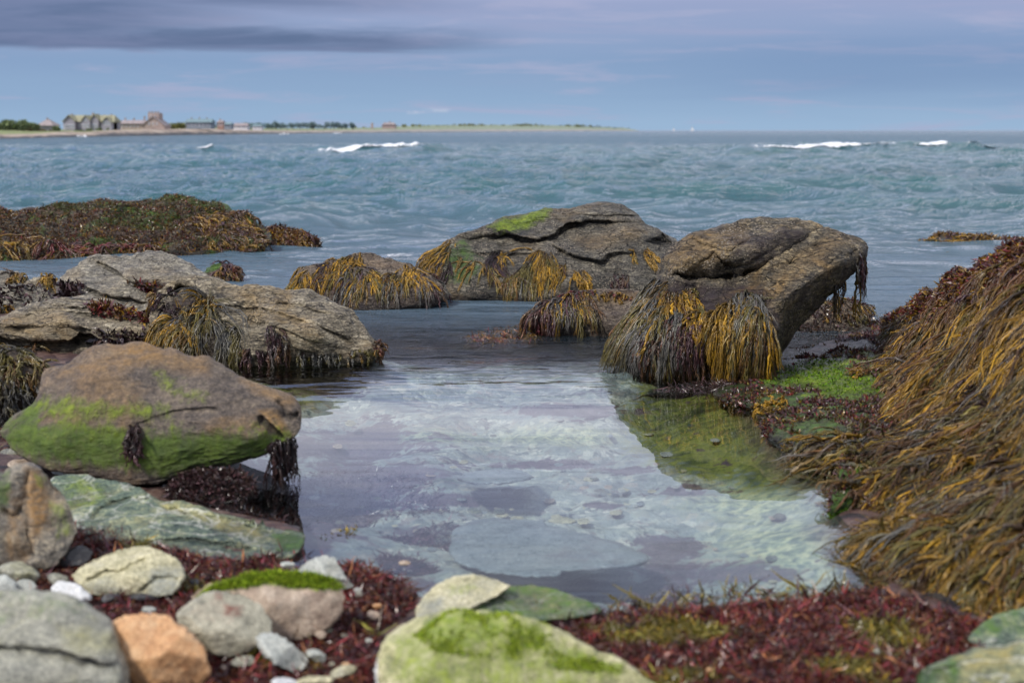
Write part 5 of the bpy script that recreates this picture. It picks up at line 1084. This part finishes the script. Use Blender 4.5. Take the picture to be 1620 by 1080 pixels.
class House:
    def __init__(s, name, label, D, px, py):
        s.D = D; s.base = far_pt(px, py, D); s.o = bpy.data.objects.new(name, None); COL.objects.link(s.o); s.o.location = s.base
        s.o.empty_display_size = 2; tag(s.o, label, 'house')
    def pt(s, x, y, dy): return far_pt(x, y, s.D) + np.array([0, dy, 0]) - s.base
    def mesh(s, name, V, F, mat, parent=None):
        me = bpy.data.meshes.new(name); me.from_pydata([tuple(v) for v in V], [], F); me.update()
        return link(name, me, mat, parent or s.o)
    def box(s, name, x0, x1, y0, y1, d0, d1, mat, parent=None):
        V = [s.pt(x, y, d) for d in (d0, d1) for (x, y) in ((x0, y1), (x1, y1), (x1, y0), (x0, y0))]
        return s.mesh(name, V, [(0, 1, 2, 3), (5, 4, 7, 6), (1, 5, 6, 2), (4, 0, 3, 7), (3, 2, 6, 7), (4, 5, 1, 0)], mat, parent)
    def roof(s, x0, x1, ye, yr, d0, d1, mat, hip=0.0, parent=None):
        dm = (d0 + d1) / 2
        V = [s.pt(x0, ye, d0), s.pt(x1, ye, d0), s.pt(x1, ye, d1), s.pt(x0, ye, d1), s.pt(x0 + hip, yr, dm), s.pt(x1 - hip, yr, dm)]
        return s.mesh('roof', V, [(0, 1, 5, 4), (2, 3, 4, 5), (1, 2, 5), (3, 0, 4), (3, 2, 1, 0)], mat, parent)
    def gable(s, x0, x1, yb, ye, yp, d0, d1, wall, roofm):
        xm = (x0 + x1) / 2; a = [(x0, yb), (x1, yb), (x1, ye), (xm, yp), (x0, ye)]
        V = [s.pt(x, y, d) for d in (d0, d1) for x, y in a]
        g = s.mesh('gable_wall', V, [(0, 1, 2, 3, 4), (9, 8, 7, 6, 5), (0, 4, 9, 5), (1, 6, 7, 2), (2, 7, 8, 3), (3, 8, 9, 4)], wall)
        e = .8; V = []
        for d in (d0 - .5, d1):
            V += [s.pt(x0 - e, ye + .7, d), s.pt(xm, yp - .25, d), s.pt(x1 + e, ye + .7, d), s.pt(x1 + e, ye - .2, d), s.pt(xm, yp - 1.3, d), s.pt(x0 - e, ye - .2, d)]
        s.mesh('gable_roof', V, [(0, 1, 4, 5), (1, 2, 3, 4), (5, 4, 10, 11), (4, 3, 9, 10), (0, 5, 11, 6), (2, 8, 9, 3), (0, 6, 7, 1), (1, 7, 8, 2)], roofm)
    def chimney(s, x, y0, y1, w=2.6, d=5, mat=None): s.box('chimney', x - w / 2, x + w / 2, y0, y1, d, d + w * .3, mat or CHIM)
    def windows(s, xs, y0, y1, w, d):
        for x in xs:
            f = s.box('window', x - w / 2, x + w / 2, y0, y1, d - .12, d + .05, WINM)
            s.box('pane', x - w * .24, x + w * .24, y0 + (y1 - y0) * .15, y1 - (y1 - y0) * .2, d - .2, d - .1, PANE, f)
h = House('seaside_mansion', 'large gabled house with lichen yellow roofs and white windows on the far shore', 560, 147, 206)
h.box('wall', 108, 187, 193, 207, 0, 10, W_MAUVE); h.roof(106, 189, 193, 182.5, -.6, 10.6, R_LIME, 5)
h.gable(112, 130, 207, 192, 183.5, -3, 5, W_MAUVE, R_LIME); h.gable(140, 153, 207, 191, 184, -2.5, 5, W_MAUVE, R_LIME); h.gable(153, 165, 207, 190, 182, -1.5, 5, W_MAUVE, R_LIME); h.gable(172, 187, 207, 194, 186.5, -3, 5, W_MAUVE, R_LIME)
for x, y0 in ((116, 180.5), (149, 178.5), (158, 181), (167, 182), (178, 181)): h.chimney(x, y0, 188)
h.windows([114.5, 118, 121.5, 125, 128], 197, 203.5, 2.2, -3); h.windows([143, 146.5, 150], 196.5, 202, 2.2, -2.5); h.windows([156, 159, 162], 196.5, 202, 2, -1.5); h.windows([176, 180, 184], 192, 198, 2.2, -3); h.windows([133, 136.5, 168.5], 196, 201, 2, 0); h.windows([146.5], 187.5, 192, 2.4, -2.5)
h = House('stone_mansion', 'brown stone house with a square tower of tall chimneys on the far shore', 600, 232, 204)
h.box('wall', 196, 240, 196, 205, 0, 9, W_STONE); h.roof(194, 241, 196, 190.5, -.6, 9.6, R_BROWN, 3)
h.gable(232, 268, 205, 199, 185.5, -1.5, 9, W_STONE, R_BROWN); h.box('tower', 240, 257, 179.5, 192, 1, 8, W_STONE)
for x in (241.5, 246, 251, 255.5): h.chimney(x, 176.8, 181, 2.4, 2)
for x, y0 in ((200, 186.5), (214, 187), (230.5, 184)): h.chimney(x, y0, 194, 2.2)
h.windows([201, 207, 213, 219, 225], 198, 201.5, 1.8, 0); h.windows([244, 250, 256], 194, 198, 2, -1.5); h.windows([245, 252], 183, 186, 1.6, 1)
h = House('slate_house', 'long dark slate roofed house with three chimneys on the far shore', 640, 319, 203)
h.box('wall', 299, 339, 194, 204, 0, 9, W_DARK); h.roof(297, 341, 194, 188.5, -.6, 9.6, R_TEAL, 2)
for x in (305, 317.5, 329): h.chimney(x, 186, 191, 2)
h.windows([303, 309, 315, 321, 327, 333], 196.5, 199.5, 1.8, 0)
h = House('brick_house', 'small red brick house beside the long slate roofed house', 700, 354, 204)
h.box('wall', 349, 358, 194, 205, 0, 6, W_BRICK); h.roof(348, 359, 194, 190, -.5, 6.5, R_BROWN, 3); h.chimney(352, 188, 192, 1.8, 2); h.windows([351.5, 355.5], 196, 199, 1.6, 0)
h = House('white_cottage', 'low white cottage right of the red brick house', 720, 384, 205)
h.box('wall', 373, 396, 199, 206, 0, 7, W_WHITE); h.roof(372, 397, 199, 195, -.5, 7.5, R_BROWN, 2); h.windows([378, 384, 390], 200.5, 203, 1.6, 0)
h = House('white_cottage', 'tiny pale cottage at the right of the low white cottage', 760, 411, 205)
h.box('wall', 404, 418, 200, 206, 0, 6, W_WHITE); h.roof(403, 419, 200, 197, -.5, 6.5, R_TEAL, 2); h.windows([408, 414], 201.5, 203.5, 1.4, 0)
h = House('slate_cottage', 'small slate roofed cottage between the brick house and the long slate house', 690, 366, 204)
h.box('wall', 360, 371, 197, 205, 0, 6, W_DARK); h.roof(359, 372, 197, 193.5, -.5, 6.5, R_TEAL, 2)
h = House('hipped_house', 'brown hipped roof house half hidden by bushes at the far left shore', 540, 79, 206)
h.box('wall', 68, 90, 198, 207, 0, 9, W_MAUVE); h.roof(65, 93, 199, 189, -.8, 9.8, R_BROWN, 12); h.chimney(78, 186.5, 191, 2.4, 4)
h = House('lone_house', 'lone brown house on the low spit right of the village', 1200, 616, 203)
h.box('wall', 607, 627, 197.5, 204, 0, 12, W_STONE); h.roof(606, 628, 197.5, 194, -.8, 12.8, R_BROWN, 4); h.chimney(618, 192, 196, 2, 5); h.chimney(610, 193.5, 197, 2, 5)
h = House('water_tower', 'slim tower left of the lone house on the spit', 1250, 591, 204); h.o['category'] = 'tower'
h.box('wall', 589.5, 592.5, 195.5, 204, 0, 3, W_STONE); h.roof(589, 593, 195.5, 194, -.2, 3.2, R_BROWN, 1.9)

LEAFM = weed_mat('far_foliage', .8, .2)
def shrub(px, py0, w, hgt, D, cols, label, seed, name='shrub', group='shrubs and trees on the far headland', n=None, trunk=False):
    rs = np.random.default_rng(seed); sc = D / FPX
    n = n or int(np.clip(w * hgt * 3.2, 140, 900)); nl = max(3, int(w / 5))
    base = far_pt(px, py0, D); cen = []
    for k in range(nl): cen.append((rs.uniform(-.42, .42) * w * sc, rs.uniform(-.3, .3) * w * sc, (hgt * rs.uniform(.42, .66)) * sc, rs.uniform(.28, .45) * hgt * sc))
    cen = np.array(cen); c = cen[rs.integers(nl, size=n)]
    d = rs.normal(size=(n, 3)); d /= np.linalg.norm(d, axis=1, keepdims=True)
    P = c[:, :3] + d * c[:, 3:4] * rs.uniform(.5, 1.1, (n, 1)) * np.array([1.25, 1, 1]); P[:, 2] = np.maximum(P[:, 2], .05)
    V, Q, C = leaves(P, d, hgt * sc * .14, (cols, [1] * len(cols)), rs, per=2, seg=2, width=.4, up=.8)
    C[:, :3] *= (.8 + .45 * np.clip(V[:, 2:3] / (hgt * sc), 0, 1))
    if trunk:
        o = bpy.data.objects.new(name, None); COL.objects.link(o); o.location = base
        link('crown', mesh_np('crown', V + np.array([0, 0, hgt * sc * .12]), Q, True, {'col': C}), LEAFM, o)
        path = np.array([[[0, 0, z_] for z_ in np.linspace(-.5, hgt * sc * .6, 5)]]) + rs.normal(size=(1, 5, 3)) * .1
        tv, tq, tcx = tubes(path, np.array([hgt * sc * .05]), np.array([[.08, .06, .05]]), np.array([[.08, .06, .05]]), rs, 1, 6)
        link('trunk', mesh_np('trunk', tv, tq, True, {'col': tcx}), LEAFM, o)
    else: o = link(name, mesh_np(name, V, Q, True, {'col': C}), LEAFM, None, base)
    tag(o, label, 'tree' if trunk else 'shrub', group)
GA = [(.16, .21, .11), (.21, .26, .12), (.13, .17, .10)]; GB = [(.17, .25, .27), (.20, .28, .28), (.16, .23, .26)]; GY = [(.20, .22, .08), (.26, .26, .11), (.17, .2, .08)]; GBR = [(.16, .14, .09), (.2, .17, .1), (.13, .13, .08)]  # the bluish set carries distance haze in its leaf colour
k = 900
for px, py, w_, h_, cs in [(-60, 210, 60, 18, GA), (-20, 210, 40, 18, GA), (-40, 209, 40, 16, GA), (6, 209, 30, 15, GA), (16, 208, 20, 13, GA), (36, 207, 20, 14, GA), (52, 208, 20, 14, GA), (26, 207, 22, 15, GA), (44, 207, 22, 15, GA), (60, 207, 16, 13, GA), (98, 208, 16, 9, GA), (16, 212, 40, 9, GBR), (50, 212, 40, 9, GBR), (84, 212, 36, 8, GBR), (-30, 213, 50, 9, GBR)]:
    k += 1; shrub(px, py, w_, h_, 500, cs, 'dark green bush in the belt at the far left of the headland' if cs is GA else 'brownish low scrub in front of the bush belt at the far left', k, group='bushes at the far left of the headland')
for px, py, w_, h_ in [(132, 210, 20, 5), (150, 208, 22, 5), (170, 207, 24, 5)]:
    k += 1; shrub(px, py, w_, h_, 530, GA, 'low dark hedge below the yellow roofed mansion', k, group='hedges below the yellow roofed mansion')
for px, py, w_, h_ in [(278, 204, 16, 9), (290, 204, 16, 10), (268, 203, 10, 6)]:
    k += 1; shrub(px, py, w_, h_, 620, GY, 'yellow green bush between the stone mansion and the slate house', k, group='bushes between two far houses')
rs0 = np.random.default_rng(3)
for px in list(np.arange(340, 470, 8.5)) + list(np.arange(480, 566, 9)):
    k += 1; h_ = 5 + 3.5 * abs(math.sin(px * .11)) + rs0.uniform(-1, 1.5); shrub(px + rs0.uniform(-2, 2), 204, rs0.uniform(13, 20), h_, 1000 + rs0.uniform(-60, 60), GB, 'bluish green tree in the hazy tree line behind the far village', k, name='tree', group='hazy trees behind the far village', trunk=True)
for px in np.arange(575, 990, 15.0):
    py, w_, h_ = float(YT(px)) + 1.6, 34, 3.2 + 1.2 * math.sin(px * .07)
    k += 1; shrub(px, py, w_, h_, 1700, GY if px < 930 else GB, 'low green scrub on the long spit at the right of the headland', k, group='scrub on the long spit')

# ------------------------------------------------------------------ sailing boats on the horizon
SAILM = flat_mat('sail_cloth', (.85, .85, .85), .05); HULLM = flat_mat('white_hull', (.7, .7, .72), .1); MASTM = flat_mat('mast_metal', (.5, .5, .5), .1)
for px, hgt, lab in ((1063, 7.0, 'small white sailing boat on the horizon nearest the end of the spit'), (1092, 9.5, 'taller white sailing boat on the horizon, right of the other')):
    D = 2600.0; b = np.array([(px - 810) / FPX * D, D, 0.])
    o = bpy.data.objects.new('sailing_boat', None); COL.objects.link(o); o.location = b; tag(o, lab, 'boat')
    L = hgt * .75
    hv = []; st = np.linspace(-1, 1, 9)
    for s in st:
        ww = L * .14 * (1 - max(s, 0) ** 2.2) * (1 if s > -.9 else .8); hv += [(s * L / 2, -ww, .9), (s * L / 2, -ww * .6, -.2), (s * L / 2, ww * .6, -.2), (s * L / 2, ww, .9)]
    F = [(i * 4 + j, i * 4 + j + 1, i * 4 + j + 5, i * 4 + j + 4) for i in range(8) for j in range(3)] + [(i * 4 + 3, i * 4, i * 4 + 4, i * 4 + 7) for i in range(8)] + [(0, 1, 2, 3)]
    me = bpy.data.meshes.new('hull'); me.from_pydata(hv, [], F); link('hull', me, HULLM, o)
    def sail(name, pts):
        n = 8; Vs = []; a, b_, c = map(np.array, pts)
        for i in range(n + 1):
            for j in range(n + 1):
                u_, v_ = i / n, j / n; p = (a * (1 - u_) + b_ * u_) * (1 - v_) + c * v_; p = p + np.array([0, .09 * hgt * math.sin(math.pi * u_) * math.sin(math.pi * min(v_ + .1, 1)), 0]); Vs.append(p)
        link(name, mesh_np(name, np.array(Vs), grid_quads(n + 1, n + 1)), SAILM, o)
    sail('mainsail', ((-L * .46, 0, 2.0), (L * .05, 0, 2.0), (L * .05, 0, hgt))); sail('jib', ((L * .1, 0, 1.6), (L * .48, 0, 1.3), (L * .08, 0, hgt * .85)))
    me = bpy.data.meshes.new('mast'); me.from_pydata([(L * .06 + dx, dy, z) for z in (0.5, hgt * 1.05) for dx, dy in ((-.08, -.08), (.08, -.08), (.08, .08), (-.08, .08))], [], [(0, 1, 5, 4), (1, 2, 6, 5), (2, 3, 7, 6), (3, 0, 4, 7), (4, 5, 6, 7)]); link('mast', me, MASTM, o)

# ------------------------------------------------------------------ white water
m, t, out = new_mat('sea_foam')
geo = t.node('ShaderNodeNewGeometry'); a = t.attr('col'); al = a.outputs['Alpha']
nF = t.noise(t.mapping(geo.outputs['Position'], sc=(1, .6, 1.6)), 2.3, 8, .74); df = t.node('ShaderNodeBsdfDiffuse'); df.inputs['Color'].default_value = (.86, .88, .90, 1)
t.l.new(t.bump(nF, .6, .3), df.inputs['Normal'])
trn = t.node('ShaderNodeBsdfTransparent'); mxs = t.node('ShaderNodeMixShader')
t.put(mxs.inputs[0], t.mapr(t.math('ADD', t.math('MULTIPLY', nF, 1.0), al), .95, 1.18)); t.l.new(trn.outputs[0], mxs.inputs[1]); t.l.new(df.outputs[0], mxs.inputs[2]); t.l.new(mxs.outputs[0], out.inputs[0])
FOAM = m
def foam(px0, px1, label, seed, depth=1.7, lift=.10, peak=.30, Yc=None, strength=.75):
    n, mrow = int(abs(px1 - px0) * 1.6) + 24, 12
    x0, x1 = [(p - 810) / FPX * (Yc or SURF_Y) for p in (px0, px1)]
    xs = np.linspace(x0, x1, n); yc = crest_y(xs, SURF_Y, .06, 3) if Yc is None else np.full(n, Yc) + np.sin(xs * .3)
    V = []; C = []
    for j in range(mrow):
        v = j / (mrow - 1)
        y = yc + .5 - (1 - v) * depth; e = np.sin(np.pi * np.linspace(0.02, .98, n)) ** .35
        nz = fbm(np.column_stack([xs * 1.1, np.full(n, v * 2.2), np.full(n, seed)]), 4, seed)
        z = wave_h(xs, y) + lift * e + np.maximum(nz, -.2) * peak * e * math.sin(math.pi * min(1, v * 1.05)) 
        V.append(np.column_stack([xs, y, z])); C.append(np.column_stack([np.ones((n, 3)), e * math.sin(math.pi * (.08 + .84 * v)) ** .6 * strength]))
    V = np.concatenate(V); b = V.mean(0)
    tag(link('sea_foam', mesh_np('sea_foam', V - b, grid_quads(mrow, n), True, {'col': np.concatenate(C)}), FOAM, None, b), label, kind='stuff')
foam(490, 715, 'white foam on the breaking wave at the centre left', 1, 1.5, .06, .24, None, .74); foam(1168, 1450, 'white foam on the long breaking wave at the right', 2, 1.5, .06, .22, None, .74); foam(1450, 1512, 'short streak of foam right of the long breaking wave', 3, 1.0, .06, .15, None, .78)
foam(322, 352, 'small white crest left of the main breaking wave', 4, 1.2, .06, .2, None, .78)
foam(505, 575, 'thin wash of foam on the water off the tip of the reef', 15, 1.3, .02, .05, 24.5, .55); foam(585, 690, 'thin wash of foam behind the weed skirted rock', 16, 1.2, .02, .05, 22.5, .52)
foam(1528, 1600, 'faint broken white streak at the far right of the breaking waves', 12, 1.0, .05, .15, None, .66); foam(735, 800, 'thin trailing foam right of the centre left breaker', 13, .9, .05, .12, None, .66); foam(1060, 1120, 'thin foam line left of the long breaking wave', 14, .8, .05, .10, None, .62)
foam(130, 146, 'splash of white water against the far shore below the mansion', 5, 3, .3, .8, 420, 1.0); foam(445, 462, 'white splash off the far shore', 6, 4, .3, 1.0, 640, 1.0); foam(530, 546, 'white splash off the far shore further right', 7, 5, .3, 1.2, 850, 1.0)
